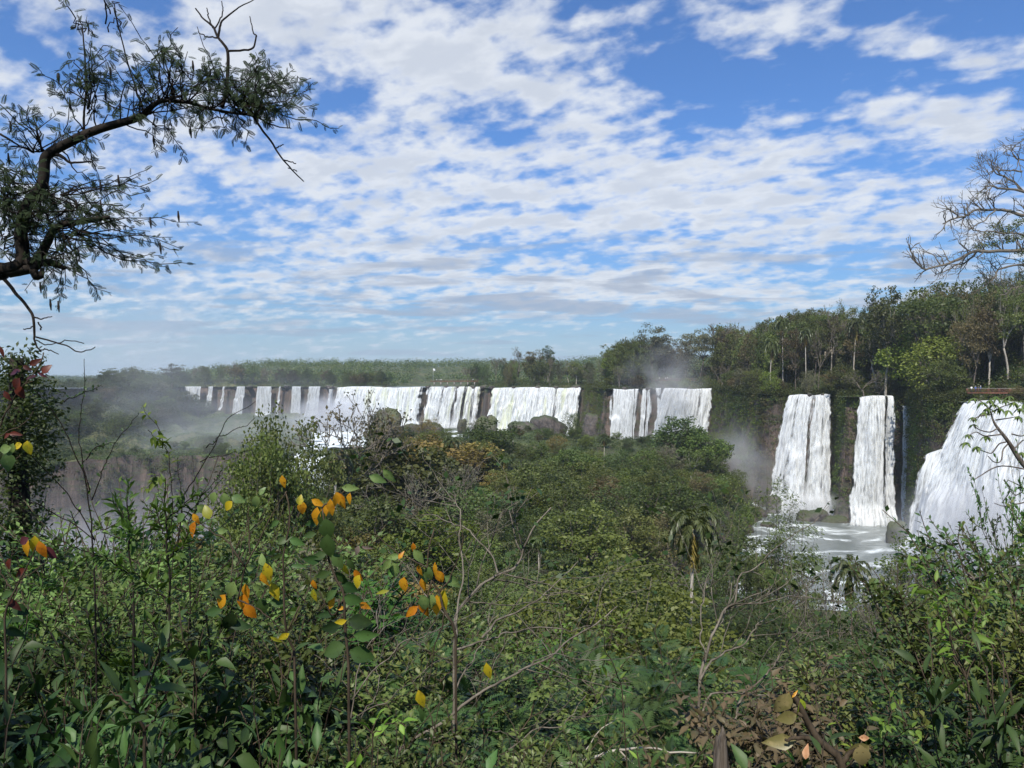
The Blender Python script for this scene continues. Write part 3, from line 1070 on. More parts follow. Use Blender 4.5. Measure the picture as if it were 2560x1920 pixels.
boulder(899, 521, 541, 22, 215, 'round grass topped rock below the nearest waterfall', 1, 'mossrock')
boulder(940, 552, 566, 22, 190, 'small round rock in the spray under the nearest waterfall', 2)

rl = np.random.default_rng(3)
for k, (x, y, w, h, lab) in enumerate([(-141, 575, 5, 2.4, 'dark lip rock left of the widest curtain'), (-98, 567.5, 4, 1.6, 'low dark rock on the brink of the widest curtain'), (-64, 563.5, 5, 2.6, 'dark rock splitting the widest curtain from the moss striped fall'),
        (-50, 563, 3.5, 1.8, 'brown brink rock above the moss striped fall'), (-41, 562.5, 4, 2.0, 'wet brink rock in the middle of the moss striped fall'), (-30, 562, 4.5, 2.2, 'brink rock near the right end of the moss striped fall'),
        (-21, 560, 6, 3.0, 'big brink rock at the mossy gap'), (-14, 512, 4, 2.2, 'brink rock at the left end of the broad waterfall'), (1, 510, 4, 1.8, 'dark brink rock above the broad waterfall, left half'),
        (18, 508, 5, 2.4, 'dark brink rock above the broad waterfall, centre'), (30, 506, 4, 2.0, 'brink rock above the broad waterfall, right half'), (44, 504.5, 6, 3.0, 'tall brink rock near the right end of the broad waterfall'),
        (62, 406.5, 3, 1.5, 'brink rock above the veil of strands'), (75, 405, 4, 1.6, 'flat brink rock between veil and full white waterfall'), (96, 400, 3, 1.4, 'brink rock on the full white waterfall'),
        (114, 283.5, 1.6, 1.2, 'small brink rock splitting the four stranded waterfall'), (119, 283.5, 1.4, 1.1, 'tiny brink rock on the right of the four stranded waterfall'),
        (-170, 688, 6, 2.6, 'dark rock at the right end of the left row of falls'), (-210, 690, 6, 2.2, 'dark brink rock among the thin falls'), (-245, 690, 6, 2.4, 'dark brink rock left of the wide ribbed fall')]):
    o = obj_from(rocks[k % 5], 'boulder', None, M['rock'])
    o.location = (x, y - .3, float(river_z(y)) + h * .1)
    o.scale = (w / 2, w / 2.6, h * .62)
    o.rotation_euler = (0, 0, rl.random() * 6)
    tag(o, lab, 'rock', None, 512 + x / y * F)


# ------------------------------------------------------------------ tree builders
def unit(v):
    v = np.asarray(v, float)
    return v / (np.linalg.norm(v) + 1e-9)


def leaf_cloud(mb, centers, spread, n, size, rng, flat=0.6, tpl=RH, up=0.35, droop=0.0, tint=None):
    """leaf sized faces scattered in clumps around the centres"""
    centers = np.asarray(centers, float)
    idx = rng.integers(0, len(centers), n)
    off = rdir(n, rng) * (rng.random(n) ** 0.45)[:, None]
    sp = np.broadcast_to(np.asarray(spread, float), (len(centers),))[idx]
    off = off * sp[:, None] * np.array([1, 1, flat])
    pos = centers[idx] + off
    d = rdir(n, rng)
    d[:, 2] = d[:, 2] * 0.55 - droop
    upv = rdir(n, rng) * 0.8 + np.array([0, 0, up]) + off / (sp[:, None] + 1e-6) * 0.5
    fr = frames(d, upv)
    s = size * (0.6 + 0.8 * rng.random(n))
    ct = rng.random(len(centers))[idx]
    tt = 0.25 + 0.35 * ct + 0.4 * rng.random(n) if tint is None else tint + 0.3 * (rng.random(n) - .5)
    mb.inst(tpl, fr * s[:, None, None], pos, tt)


def broadleaf(seed, h=10.0, r=4.2, n=2600, leaf=0.42, clumps=46, base=0.38, flat=0.55, layered=0.0, cr=1.35, trunk=0.2, rand=0.35):
    """returns (trunk mesh, crown mesh); stands on the origin"""
    rng = np.random.default_rng(seed)
    tr, cw = MB(), MB()
    c0 = np.array([0, 0, h * (base + (1 - base) * 0.5)])
    hh = h * (1 - base) * 0.5
    pts = []
    k = 0
    while len(pts) < clumps and k < 4000:
        k += 1
        d = rdir(1, rng)[0]
        rr = rng.random() ** 0.33
        p = c0 + d * rr * np.array([r, r, hh]) * (1 + rand * (fbm(d[0] * 1.7 + seed, d[1] * 1.7, d[2] * 1.7, 2, seed) - 0.5) * 2.4)
        if layered:
            lv = hh * 2 / layered
            p[2] = c0[2] - hh + (round((p[2] - c0[2] + hh) / lv)) * lv + rng.normal() * 0.45
        if all(np.linalg.norm((p - q) * [1, 1, 1.5]) > cr * 0.62 for q in pts):
            pts.append(p)
    pts = np.array(pts)
    # trunk and limbs
    lean = rng.normal(size=2) * 0.04 * h
    fork = np.array([lean[0], lean[1], h * base * 0.85])
    tp = wob(spline([(0, 0, -0.8), (lean[0] * .3, lean[1] * .3, h * base * .4), fork], 8), 0.12, seed)
    tube(tr, tp, np.linspace(trunk * 1.35, trunk * 0.85, 8), 7)
    nl = 6
    an = np.arctan2(pts[:, 1], pts[:, 0])
    order = np.argsort(an)
    for g_ in np.array_split(order, nl):
        if len(g_) == 0:
            continue
        m = pts[g_].mean(axis=0)
        mid = fork + (m - fork) * 0.6
        tube(tr, wob(spline([tp[-1], tp[-1] * 0.55 + mid * .45 + [0, 0, .3], mid], 6), .2, seed + 3), np.linspace(trunk * .6, trunk * .3, 6), 5)
        for j in g_:
            e = pts[j]
            a = mid + (e - mid) * 0.45 + rng.normal(size=3) * 0.25
            tube(tr, spline([mid, a, e], 5), np.linspace(trunk * .26, trunk * .07, 5), 4)
    leaf_cloud(cw, pts, cr * (0.75 + 0.5 * rng.random(len(pts))), n, leaf, rng, flat)
    return tr.mesh('trunk', True), cw.mesh('crown')


def grow(mb, p, d, L, r, depth, rng, tips, bend=0.35, split=(2, 3), up=0.15, shrink=0.72, seg=4, spread=0.75, sides=4, minr=0.01):
    d = unit(d)
    pts = [np.array(p, float)]
    for i in range(seg):
        d = unit(d + rng.normal(size=3) * bend * 0.35 + np.array([0, 0, up * 0.3]))
        pts.append(pts[-1] + d * L / seg)
    tube(mb, pts, np.linspace(r, r * 0.66, seg + 1), sides if depth < 2 else max(4, sides) if r > .05 else 3, rng.random())
    if depth <= 0:
        tips.append((pts[-1], d))
        return
    k = rng.integers(split[0], split[1] + 1)
    for j in range(k):
        nd = unit(d + rdir(1, rng)[0] * spread * (0.6 if j == 0 else 1))
        st = pts[-1] if j < 2 else pts[rng.integers(max(1, seg - 2), seg)]
        grow(mb, st, nd, L * shrink * (0.8 + 0.4 * rng.random()), max(r * 0.64, minr), depth - 1, rng, tips, bend, split, up, shrink, seg, spread, sides, minr)


def bare_tree(seed, h=9.0, depth=5, r=0.16, leaves=0, leaf=0.3, spread=0.75, minr=0.022):
    rng = np.random.default_rng(seed)
    tr, cw, tips = MB(), MB(), []
    tp = wob(spline([(0, 0, -.8), (0, 0, h * .18), (rng.normal() * .3, rng.normal() * .3, h * .34)], 6), .15, seed)
    tube(tr, tp, np.linspace(r * 1.3, r, 6), 7)
    for j in range(4):
        a = j * 1.57 + rng.random()
        grow(tr, tp[-1] - [0, 0, .3 * j * .3], (math.cos(a) * .8, math.sin(a) * .8, 1.0), h * .24, r * .7, depth - 1, rng, tips, .45, (2, 3), .25, .76, 4, spread, 5, minr)
    t = np.array([q for q, _ in tips])
    if leaves:
        leaf_cloud(cw, t, .45, leaves, leaf, rng, .7)
    return tr.mesh('branches', True), (cw.mesh('crown') if leaves else None)


def palm(seed, h=11.0, r=2.6, fronds=20, skirt=6, lt=0.42, trunk=0.17, leafw=1.0):
    rng = np.random.default_rng(seed)
    tr, cw, dead = MB(), MB(), MB()
    lean = rng.normal(size=2) * 0.04 * h
    tp = spline([(0, 0, -.8), (lean[0] * .2, lean[1] * .2, h * .4), (lean[0], lean[1], h)], 12)
    tube(tr, tp, np.linspace(trunk * 1.2, trunk * .85, 12), 8)
    top = tp[-1]
    for k in range(fronds + skirt):
        sk = k >= fronds
        a = k * 2.399 + rng.random() * .4
        el = (1.42 - 1.35 * (k / fronds)) if not sk else -0.9 - rng.random() * .5
        L = r * (0.9 + .25 * rng.random()) * (0.75 if sk else 1)
        n = 14
        p = top.copy()
        ps = [p.copy()]
        e = el
        for i in range(n):
            p = p + L / n * np.array([math.cos(a) * math.cos(e), math.sin(a) * math.cos(e), math.sin(e)])
            e = max(e - (0.125 if not sk else .06) * (1 + .6 * i / n), -1.45)
            ps.append(p.copy())
        ps = np.array(ps)
        m = dead if sk else cw
        tube(m, ps, np.linspace(.035, .008, n + 1), 3, .7)
        T = np.gradient(ps, axis=0)
        T /= np.linalg.norm(T, axis=1)[:, None]
        for s in (-1, 1):
            ii = np.repeat(np.arange(2, n + 1), 2)
            side = np.cross(T[ii], [0, 0, 1.0])
            side /= np.linalg.norm(side, axis=1)[:, None] + 1e-6
            d = side * s * .75 + T[ii] * .7 + rng.normal(size=(len(ii), 3)) * .2 + np.array([0, 0, -.35])
            ln = lt * r * (0.35 + .65 * np.sin(np.clip(ii / n, 0, 1) * 2.6)) * (.8 + .4 * rng.random(len(ii))) * .62
            fr = frames(d)
            st = ps[ii] + T[ii] * (rng.random(len(ii)) * .08)[:, None]
            m.inst(NARROW, fr * (ln[:, None, None] * np.array([leafw, 1, 1])[None, None, :]), st, .35 + .5 * rng.random(len(ii)))
    return tr.mesh('trunk', True), cw.mesh('crown'), (dead.mesh('dead_fronds') if skirt else None)


TPL = {}


def tpl_add(kind, **parts):
    for nm, (me, mat) in parts.items():
        if me is not None:
            me.materials.append(M[mat])
    TPL.setdefault(kind, []).append([(nm, me) for nm, (me, mat) in parts.items() if me is not None])


for s in range(6):
    a, b = broadleaf(100 + s, h=10, r=4.4 + .3 * (s % 3), n=4200, leaf=0.40, clumps=64, base=.22, flat=.62, cr=1.25, rand=.5)
    tpl_add('round', trunk=(a, 'bark'), crown=(b, 'mid'))
for s in range(4):
    a, b = broadleaf(120 + s, h=12, r=4.6, n=3600, leaf=0.34, clumps=52, base=.42, flat=.45, layered=3.2, cr=1.3, trunk=.17, rand=.6)
    tpl_add('umbrella', trunk=(a, 'bark'), crown=(b, 'mid'))
for s in range(3):
    a, b = broadleaf(130 + s, h=8, r=3.0, n=3200, leaf=0.26, clumps=60, base=.12, flat=.8, cr=.95, trunk=.1)
    tpl_add('bushy', trunk=(a, 'bark'), crown=(b, 'mid'))
for s in range(3):
    a, b = broadleaf(140 + s, h=14, r=3.8, n=3600, leaf=0.38, clumps=55, base=.42, flat=.6, cr=1.2, trunk=.2, rand=.6)
    tpl_add('tall', trunk=(a, 'pale'), crown=(b, 'mid'))
for s in range(4):
    a, b = bare_tree(150 + s, h=9, depth=5, r=.15, leaves=500, leaf=.26, minr=.035)
    tpl_add('bare', branches=(a, 'twig'), crown=(b, 'rust'))
for s in range(3):
    a, b, c = palm(160 + s, h=9 + s * 1.5, r=2.7, fronds=20)
    tpl_add('palm', trunk=(a, 'pale'), crown=(b, 'palm'), dead_fronds=(c, 'bamboo'))
for s in range(2):
    a, b = broadleaf(170 + s, h=9, r=4.0, n=5200, leaf=0.42, clumps=70, base=.15, flat=.9, cr=1.0, trunk=.12, rand=.5)
    tpl_add('plume', trunk=(a, 'bark'), crown=(b, 'bamboo'))
# closer trees: many more and smaller leaves
for s in range(4):
    a, b = broadleaf(180 + s, h=7, r=3.0, n=15000, leaf=0.15, clumps=90, base=.2, flat=.6, cr=.85, trunk=.11, rand=.5)
    tpl_add('near', trunk=(a, 'bark'), crown=(b, 'mid'))


def feathery(seed, h=7, r=3.2, n=6500, leaf=.19, clumps=90, base=.25):
    rng = np.random.default_rng(seed)
    tr, cw0 = broadleaf(seed, h=h, r=r, n=10, clumps=clumps, base=base, cr=.8, layered=4, trunk=.10)
    cw = MB()
    me = cw0
    # clump centres again, from the same random stream shape
    c0 = np.array([0, 0, h * (base + (1 - base) * .5)])
    pts = []
    k = 0
    while len(pts) < clumps and k < 3000:
        k += 1
        d = rdir(1, rng)[0]
        p = c0 + d * rng.random() ** .33 * np.array([r, r, h * (1 - base) * .5])
        pts.append(p)
    pts = np.array(pts)
    idx = rng.integers(0, len(pts), n)
    off = rdir(n, rng) * (rng.random(n) ** .5)[:, None] * np.array([.8, .8, .3])
    pos = pts[idx] + off
    d = unit(pts[idx] - c0 + [0, 0, .1]) * 1.0
    d = (pts[idx] - c0)
    d = d / (np.linalg.norm(d, axis=1)[:, None] + 1e-6) + rdir(n, rng) * .8
    d[:, 2] = d[:, 2] * .3 - .1
    fr = frames(d, np.array([0, 0, 1.0]) + rdir(n, rng) * .35)
    s = leaf * (.6 + .7 * rng.random(n))
    cw.inst(FEATHER, fr * s[:, None, None], pos, .2 + .7 * rng.random(n))
    bpy.data.meshes.remove(cw0)
    return tr, cw.mesh('crown')


for s in range(3):
    a, b = feathery(200 + s)
    tpl_add('feather', trunk=(a, 'bark'), crown=(b, 'deep'))
a, b = bare_tree(210, h=7, depth=6, r=.10, leaves=900, leaf=.12, minr=.012)
tpl_add('bare_near', branches=(a, 'twig'), crown=(b, 'olive'))
a, b = bare_tree(211, h=7, depth=6, r=.10, leaves=500, leaf=.12, minr=.012, spread=.9)
tpl_add('bare_near', branches=(a, 'twig'), crown=(b, 'rust'))

NAMES = {'round': 'broadleaf_tree', 'umbrella': 'umbrella_tree', 'bushy': 'bushy_tree', 'tall': 'tall_tree', 'bare': 'bare_tree', 'palm': 'palm_tree',
         'plume': 'bamboo_clump', 'near': 'leafy_tree', 'feather': 'feathery_tree', 'bare_near': 'twiggy_tree'}
WORDS = {'deep': 'dark green', 'mid': 'mid green', 'olive': 'olive green', 'yellow': 'yellow green', 'rust': 'rusty brown', 'grey': 'grey green', 'bamboo': 'tawny'}
FORM = {'round': 'rounded tree', 'umbrella': 'flat topped tree', 'bushy': 'bushy tree', 'tall': 'tall tree', 'bare': 'half bare tree', 'palm': 'palm with drooping fronds',
        'plume': 'bamboo clump', 'near': 'leafy tree', 'feather': 'feathery leaved tree', 'bare_near': 'twiggy half bare tree'}


def landmark(u, v, Y):
    if Y < 75:
        if u < 330:
            return 'on near slope, left side'
        if u < 520:
            return 'on near slope behind orange leaved saplings'
        if u < 700:
            return 'on near slope among pale branches'
        return 'on near slope below the pool'
    if Y < 390 and u < 745:
        w = 'near side' if Y < 130 else 'halfway across' if Y < 230 else 'far edge'
        s = 'left of tall boulder' if u < 370 else 'below widest curtain' if u < 480 else 'below broad waterfall' if u < 600 else 'below thin strands' if u < 665 else 'beside the pool'
        return 'on island %s, %s' % (s, w)
    return 'on the plateau'


def place(kind, x, y, z, s, mat=None, var=0, rz=None, label=None, where=None, group=None, rng=R, sx=None):
    parts = TPL[kind][var % len(TPL[kind])]
    rz = rng.random() * 6.28 if rz is None else rz
    root = empty(NAMES[kind], (x, y, z), rz, s if sx is None else (sx, sx, s))
    for nm, me in parts:
        o = obj_from(me, nm, root, None)
        if nm == 'crown' and mat is not None:
            o.material_slots[0].link = 'OBJECT'
            o.material_slots[0].material = M[mat]
    u = 512 + x / max(y, 1) * F
    v = HV - z / max(y, 1) * F
    if label is None:
        where = where or landmark(u, v, y)
        c = WORDS.get(mat, '')
        label = ('%s %s %s' % (c, FORM[kind], where)).strip()
    tag(root, label, 'palm' if kind == 'palm' else 'bamboo' if kind == 'plume' else 'tree', group, u)
    return root


def pick(rng, d):
    k = list(d)
    w = np.array([d[i] for i in k], float)
    return k[rng.choice(len(k), p=w / w.sum())]


def scatter(n, spacing, xr, yr, ok, rng, wedge=True):
    out = []
    k = 0
    while len(out) < n and k < n * 60:
        k += 1
        y = yr[0] + (yr[1] - yr[0]) * rng.random() ** 0.8
        lo, hi = xr(y) if callable(xr) else xr
        x = lo + (hi - lo) * rng.random()
        sp = spacing(x, y) if callable(spacing) else spacing
        if out and np.min(np.hypot(np.array([o[0] for o in out]) - x, np.array([o[1] for o in out]) - y)) < sp:
            continue
        if ok(x, y):
            out.append((x, y))
    return out


def wedge(y):
    return (-.72 * y - 4, .72 * y + 4)


rg = np.random.default_rng(5)


# --- the wooded island and the slope in front of it
def ok_island(x, y):
    z = float(terrain(x, y))
    if z < -41 or z > -8:
        return False
    if float(sdist(GORGE, x, y)) < 6 or float(sdist(POOL, x, y)) > -7:
        return False
    if float(ldist(CHAN, x, y)[0]) < 19:
        return False
    u = 512 + x / y * F
    if u < 250 and y > 100:
        return False
    if y > 235 and u < 300:
        return False
    if 765 < u < 910 and y < 130:
        return False
    return True


pts = scatter(230, lambda x, y: 6.0 + y * .012, wedge, (78, 372), ok_island, rg)
for (x, y) in pts:
    z = float(terrain(x, y))
    u = 512 + x / y * F
    far = y > 240
    kind = pick(rg, {'round': 4, 'bushy': 4, 'umbrella': .8, 'bare': .7, 'palm': .3, 'plume': .8 if (u < 520) else 0, 'tall': .3})
    warm = u < 560
    mat = pick(rg, {'deep': 2.2, 'mid': 3, 'olive': 3.0 if warm else 1.5, 'yellow': .8, 'rust': .4, 'grey': .6, 'bamboo': .6 if warm else 0})
    if kind == 'palm':
        mat = None
    if kind == 'plume':
        mat = 'bamboo' if rg.random() < .6 else 'olive'
    if kind == 'bare':
        mat = 'rust' if rg.random() < .5 else 'grey'
    top = {'round': 10, 'bushy': 8, 'umbrella': 12, 'bare': 8.5, 'palm': 11, 'plume': 9, 'tall': 14}[kind]
    want = (6.0 + 6.5 * rg.random() ** 1.3)
    if far:
        # keep the far crowns below the falls they stand in front of
        lim = 420 if 400 < u < 475 else 438 if 590 < u < 720 else 430
        want = min(want, (HV - lim) / F * y - z + rg.random() * 1.5)
        want = max(want, 3.5)
    s = want / top
    place(kind, x, y, z, s, mat, int(rg.integers(0, 9)), rng=rg, sx=s * (1.15 + .25 * rg.random()) if kind in ('round', 'bushy') else None)

# --- the near slope, 18 to 75 m away
def ok_near(x, y):
    u = 512 + x / y * F
    return -60 < u < 1080


pts = scatter(46, lambda x, y: 4.2 + y * .02, wedge, (22, 76), ok_near, rg)
for (x, y) in pts:
    z = float(terrain(x, y))
    u = 512 + x / y * F
    kind = pick(rg, {'near': 6, 'feather': 2.6, 'bare_near': .7})
    mat = pick(rg, {'deep': 4, 'mid': 4, 'olive': .8, 'grey': .4})
    lim = 640 if 770 < u < 905 else 575 if u > 690 else 515 if u > 330 else 545
    want = (HV - lim - 30 * rg.random()) / F * y - z
    want = float(np.clip(want, 2.5, 9))
    s = want / 7.0
    place(kind, x, y, z, s, mat if kind != 'bare_near' else ('rust' if rg.random() < .4 else 'olive'), int(rg.integers(0, 9)), rng=rg, sx=s * 1.15)

# --- right plateau forest
def rim(y):
    return None


def ok_right(x, y):
    d = float(sdist(GORGE, x, y))
    u = 512 + x / y * F
    return -44 < d < -.8 and x > 55 and u < 1070


def xr_r(y):
    return (60, .80 * y + 6)


pts = scatter(250, lambda x, y: 4.6, xr_r, (196, 480), ok_right, rg)
sky_u = [600, 640, 665, 700, 740, 780, 800, 870, 915, 945, 980, 1024, 1100]
sky_v = [352, 333, 333, 331, 326, 320, 312, 302, 284, 274, 284, 278, 274]
for (x, y) in pts:
    z = float(terrain(x, y))
    u = 512 + x / y * F
    d = -float(sdist(GORGE, x, y))
    tv = float(np.interp(u, sky_u, sky_v))
    zt = (HV - tv) / F * y
    h = zt - z + 1.5 - rg.random() ** 1.2 * (7 if d > 10 else 9)
    if d < 9:
        h = min(h, 5 + 8 * rg.random())
    h = float(np.clip(h, 4.5, 26))
    if 950 < u < 1060 and y < 216:
        h = min(h, 5)
    if 640 < u < 720 and y < 440:
        h = min(h, 5)
    kind = pick(rg, {'round': 4, 'umbrella': 3 if d > 10 else .4, 'tall': 2 if d > 10 else .1, 'bushy': 1 if d > 10 else 3, 'bare': 1.2})
    mat = pick(rg, {'deep': .4, 'mid': 1.6, 'olive': 6, 'yellow': 2.4 if 830 < u < 960 else 1.0, 'rust': 2.0, 'grey': .6})
    if kind == 'palm':
        mat = None
        h = max(h, 11)
    top = {'round': 10, 'bushy': 8, 'umbrella': 12, 'bare': 8.5, 'palm': 11, 'plume': 9, 'tall': 14}[kind]
    s = h / top
    sxx = min(max(s * 1.1, .8), 1.3) * (0.9 + .3 * rg.random())
    seg = 'above thin strands' if u < 690 else 'left of four-stranded waterfall' if u < 780 else 'above four-stranded waterfall' if u < 840 else \
        'above the narrow waterfall' if u < 905 else 'left of the walkway' if u < 960 else 'behind the red walkway'
    row = 'at the cliff edge' if d < 9 else 'some way back' if d < 35 else 'far back'
    if mat is None:
        place(kind, x, y, z, s, None, int(rg.integers(0, 9)), rng=rg, label='palm standing %s, %s' % (seg, row))
    else:
        place(kind, x, y, z, s, mat, int(rg.integers(0, 9)), rng=rg, sx=sxx if h > 6 else s * 1.3, label='%s %s %s, %s' % (WORDS[mat], FORM[kind], seg, row))

# --- left forested bluff
def ok_left(x, y):
    z = float(terrain(x, y))
    d = float(sdist(GORGE, x, y))
    return d < 44 and z > -35


pts = scatter(95, 8.0, lambda y: (-.72 * y, -.40 * y), (330, 640), ok_left, rg)
for (x, y) in pts:
    z = float(terrain(x, y))
    u = 512 + x / y * F
    kind = pick(rg, {'round': 7, 'bushy': 2, 'umbrella': .6, 'bare': .4})
    mat = pick(rg, {'deep': 5, 'mid': 4, 'olive': 1.5, 'rust': .5, 'grey': 1})
    if kind == 'bare':
        mat = 'grey'
    top = {'round': 10, 'bushy': 8, 'umbrella': 12, 'bare': 8.5}[kind]
    s = (10 + 7 * rg.random()) / top
    side = 'left end of the bluff' if u < 90 else 'middle of the bluff' if u < 150 else 'right end of the bluff'
    row = 'low down' if z < -20 else 'halfway up' if z < -6 else 'on top'
    place(kind, x, y, z, s, mat, int(rg.integers(0, 9)), rng=rg, sx=s * 1.25, label='%s %s %s, %s' % (WORDS[mat], FORM[kind], side, row))

def ok_edge(x, y):
    d = float(sdist(CANYON, x, y))
    z = float(terrain(x, y))
    return d < 4 and z > -46 and -200 < x and y > 325 and x < -.27 * y


pts = scatter(30, 6.0, lambda y: (-.63 * y, -.27 * y), (325, 410), ok_edge, rg)
for (x, y) in pts:
    kind = pick(rg, {'bushy': 3, 'round': 2, 'bare': .5})
    mat = pick(rg, {'deep': 3, 'mid': 3, 'olive': 2})
    if kind == 'bare':
        mat = 'grey'
    s = (3.0 + 4 * rg.random()) / 9
    place(kind, x, y, float(terrain(x, y)), s, mat, int(rg.integers(0, 9)), rng=rg, sx=s * 1.5, label='%s %s on the terrace above the left canyon' % (WORDS[mat], FORM[kind]))

# --- trees just behind the far falls
def ok_mid(x, y):
    d = float(sdist(GORGE, x, y))
    return -60 < d < -7 and not (abs(x + 78) < 40 and y > 560)


pts = scatter(95, 7.0, lambda y: (-.46 * y, .30 * y), (415, 760), ok_mid, rg)
for (x, y) in pts:
    z = float(terrain(x, y))
    u = 512 + x / y * F
    kind = pick(rg, {'round': 3, 'bushy': 3, 'umbrella': 1.2, 'bare': 1.2, 'tall': .5})
    mat = pick(rg, {'deep': 2, 'mid': 2.5, 'olive': 3, 'rust': 1.6, 'grey': 1})
    tv = np.interp(u, [180, 230, 300, 440, 480, 520, 560, 585, 610, 660], [370, 362, 370, 372, 362, 354, 357, 362, 358, 345])
    h = float(np.clip((HV - tv) / F * y - z - rg.random() * 3.5, 4, 19))
    if kind == 'bare':
        mat = 'rust'
    top = {'round': 10, 'bushy': 8, 'umbrella': 12, 'bare': 8.5, 'tall': 14}[kind]
    s = h / top
    seg = 'behind the left row of thin falls' if u < 335 else 'behind the widest curtain' if u < 425 else 'behind the mossy gap' if u < 495 else 'behind the broad waterfall' if u < 588 else 'above the dark corner of the cliff'
    place(kind, x, y, z, s, mat, int(rg.integers(0, 9)), rng=rg, sx=min(s * 1.4, 1.3), label='%s %s %s' % (WORDS[mat], FORM[kind], seg))

# --- particular trees
def at(u, Y, kind, vtop, mat, label, var=0, sx=None, top=None, zb=None, rz=None):
    x = (u - 512) / F * Y
    if Y > 180 and vtop < 384:
        while float(terrain(x, Y)) < -8 and Y < 700:
            Y += 3
            x = (u - 512) / F * Y
    z = float(terrain(x, Y)) if zb is None else zb
    tp = {'round': 10, 'bushy': 8, 'umbrella': 12, 'bare': 8.5, 'palm': 11, 'plume': 9, 'tall': 14, 'near': 7, 'feather': 7, 'bare_near': 7}[kind] if top is None else top
    s = ((HV - vtop) / F * Y - z) / tp
    return place(kind, x, Y, z, s, mat, var, label=label, sx=(sx * s if sx else None), rz=rz)


at(282, 78, 'near', 410, 'olive', 'big rounded olive tree standing alone before the foaming rapids', 1, .50, 7.4)
at(262, 74, 'near', 440, 'mid', 'lower green tree under the left side of the big rounded tree', 2, .5)
at(306, 82, 'feather', 455, 'olive', 'feathery tree under the right side of the big rounded tree', 1, .5)
at(352, 150, 'bare', 408, 'rust', 'spreading bare tree with reddish tips before the main falls', 0, .8)
at(374, 158, 'bare', 414, 'grey', 'bare tree leaning over the foam, right of the reddish one', 1, .7)
at(336, 145, 'palm', 442, None, 'dark palm under the spreading bare tree', 0)
at(392, 160, 'plume', 432, 'olive', 'olive bamboo clump right of the spreading bare tree', 0, 1.3)
at(410, 210, 'plume', 436, 'bamboo', 'tawny bamboo clump below the rounded mossy boulder', 1, 1.6)
at(440, 230, 'plume', 438, 'bamboo', 'wide tawny bamboo clump below the jagged brown boulder', 0, 1.9)
at(470, 240, 'plume', 440, 'bamboo', 'tawny bamboo clump below the mossy gap', 1, 1.5)
at(491, 255, 'round', 418, 'mid', 'green tree with flecks of light at the foot of the mossy gap', 2, 1.0)
at(453, 215, 'palm', 440, None, 'palm rising from the tawny bamboo on the island', 1)
at(459, 150, 'bare', 470, 'grey', 'white skeleton tree with crooked limbs on the island', 2, .8)
at(412, 130, 'bare', 472, 'grey', 'leafless grey tree with spreading crown, left of the skeleton tree', 3, .7)
at(573, 330, 'bushy', 412, 'deep', 'dark shaggy tree in front of the right end of broad waterfall', 0, 1.0)
at(679, 270, 'round', 418, 'deep', 'large dark tree in front of the full white waterfall', 3, 1.2)
at(703, 262, 'round', 432, 'mid', 'rounded green tree just right of the large dark tree', 4, 1.2)
at(668, 240, 'bare', 448, 'grey', 'thin bare tree at the foot of the full white waterfall', 2, .9)
at(852, 66, 'palm', 548, None, 'palm with shaggy hanging skirt in front of the pool', 0, .66, rz=1.0)
at(690, 52, 'palm', 545, None, 'palm with drooping yellowing fronds left of the pool', 2, .66, rz=.4)
at(775, 60, 'feather', 480, 'mid', 'tall feathery tree whose spray crosses the four stranded waterfall', 2, .42)
at(735, 58, 'feather', 525, 'olive', 'olive feathery tree at the left end of the pool', 0, .5)
at(816, 48, 'bare_near', 575, 'olive', 'twiggy tree before the white rapids, left of the shaggy palm', 0, .6)
at(905, 44, 'bare_near', 556, 'olive', 'twiggy grey tree before the spray, right of the shaggy palm', 1, .6)
at(880, 50, 'near', 590, 'deep', 'dark leafy tree between the shaggy palm and twiggy grey tree', 3, .8)
at(957, 238, 'palm', 310, None, 'tallest palm, bare pale trunk beside the walkway', 1, .62, 12.5)
at(964, 235, 'tall', 303, 'olive', 'tall thick trunked tree right of the tallest palm', 0, .62)
at(770, 300, 'palm', 334, None, 'palm on the skyline left of the four stranded waterfall', 0, .55)
at(783, 305, 'palm', 330, None, 'second skyline palm, just right of its neighbour', 2, .5)
at(853, 290, 'palm', 322, None, 'palm on the skyline above the narrow waterfall', 1, .55)
at(806, 292, 'palm', 340, None, 'palm with blue green crown above the four stranded waterfall', 2, .55)
at(652, 430, 'umbrella', 328, 'grey', 'tall airy tree above the thin strands, its top against the sky', 0, .95)
at(700, 425, 'umbrella', 327, 'grey', 'pale airy tree rising above the full white waterfall', 2, .95)
at(722, 430, 'bare', 328, 'grey', 'pale half bare tree right of the airy trees', 2, 1.2)
at(615, 450, 'umbrella', 345, 'olive', 'flat topped tree stepping up to the tall airy tree', 1, .95)
at(885, 250, 'tall', 292, 'olive', 'tall ragged tree sticking up above the narrow waterfall', 1, .7)
at(926, 246, 'umbrella', 282, 'olive', 'flat topped tree on the highest part of the skyline', 3, .8)
at(908, 235, 'yellow' and 'round', 330, 'yellow', 'bright yellow green tree on the steep right hillside', 1, .9)
at(935, 232, 'bushy', 332, 'yellow', 'yellow green bush left of the tallest palm', 1, 1.1)
at(535, 560, 'umbrella', 352, 'rust', 'brownish flat topped tree standing above the broad waterfall', 0, 1.0)
at(548, 565, 'tall', 348, 'deep', 'dark tall tree right of the brownish flat topped one', 1, .9)
at(518, 560, 'bare', 353, 'rust', 'brown half bare tree behind the broad waterfall', 1, 1.2)
at(172, 640, 'umbrella', 364, 'grey', 'grey flat topped tree on the skyline above the bluff', 1, 1.1)
at(235, 700, 'umbrella', 366, 'rust', 'reddish flat topped tree above the left row of thin falls', 2, 1.4)

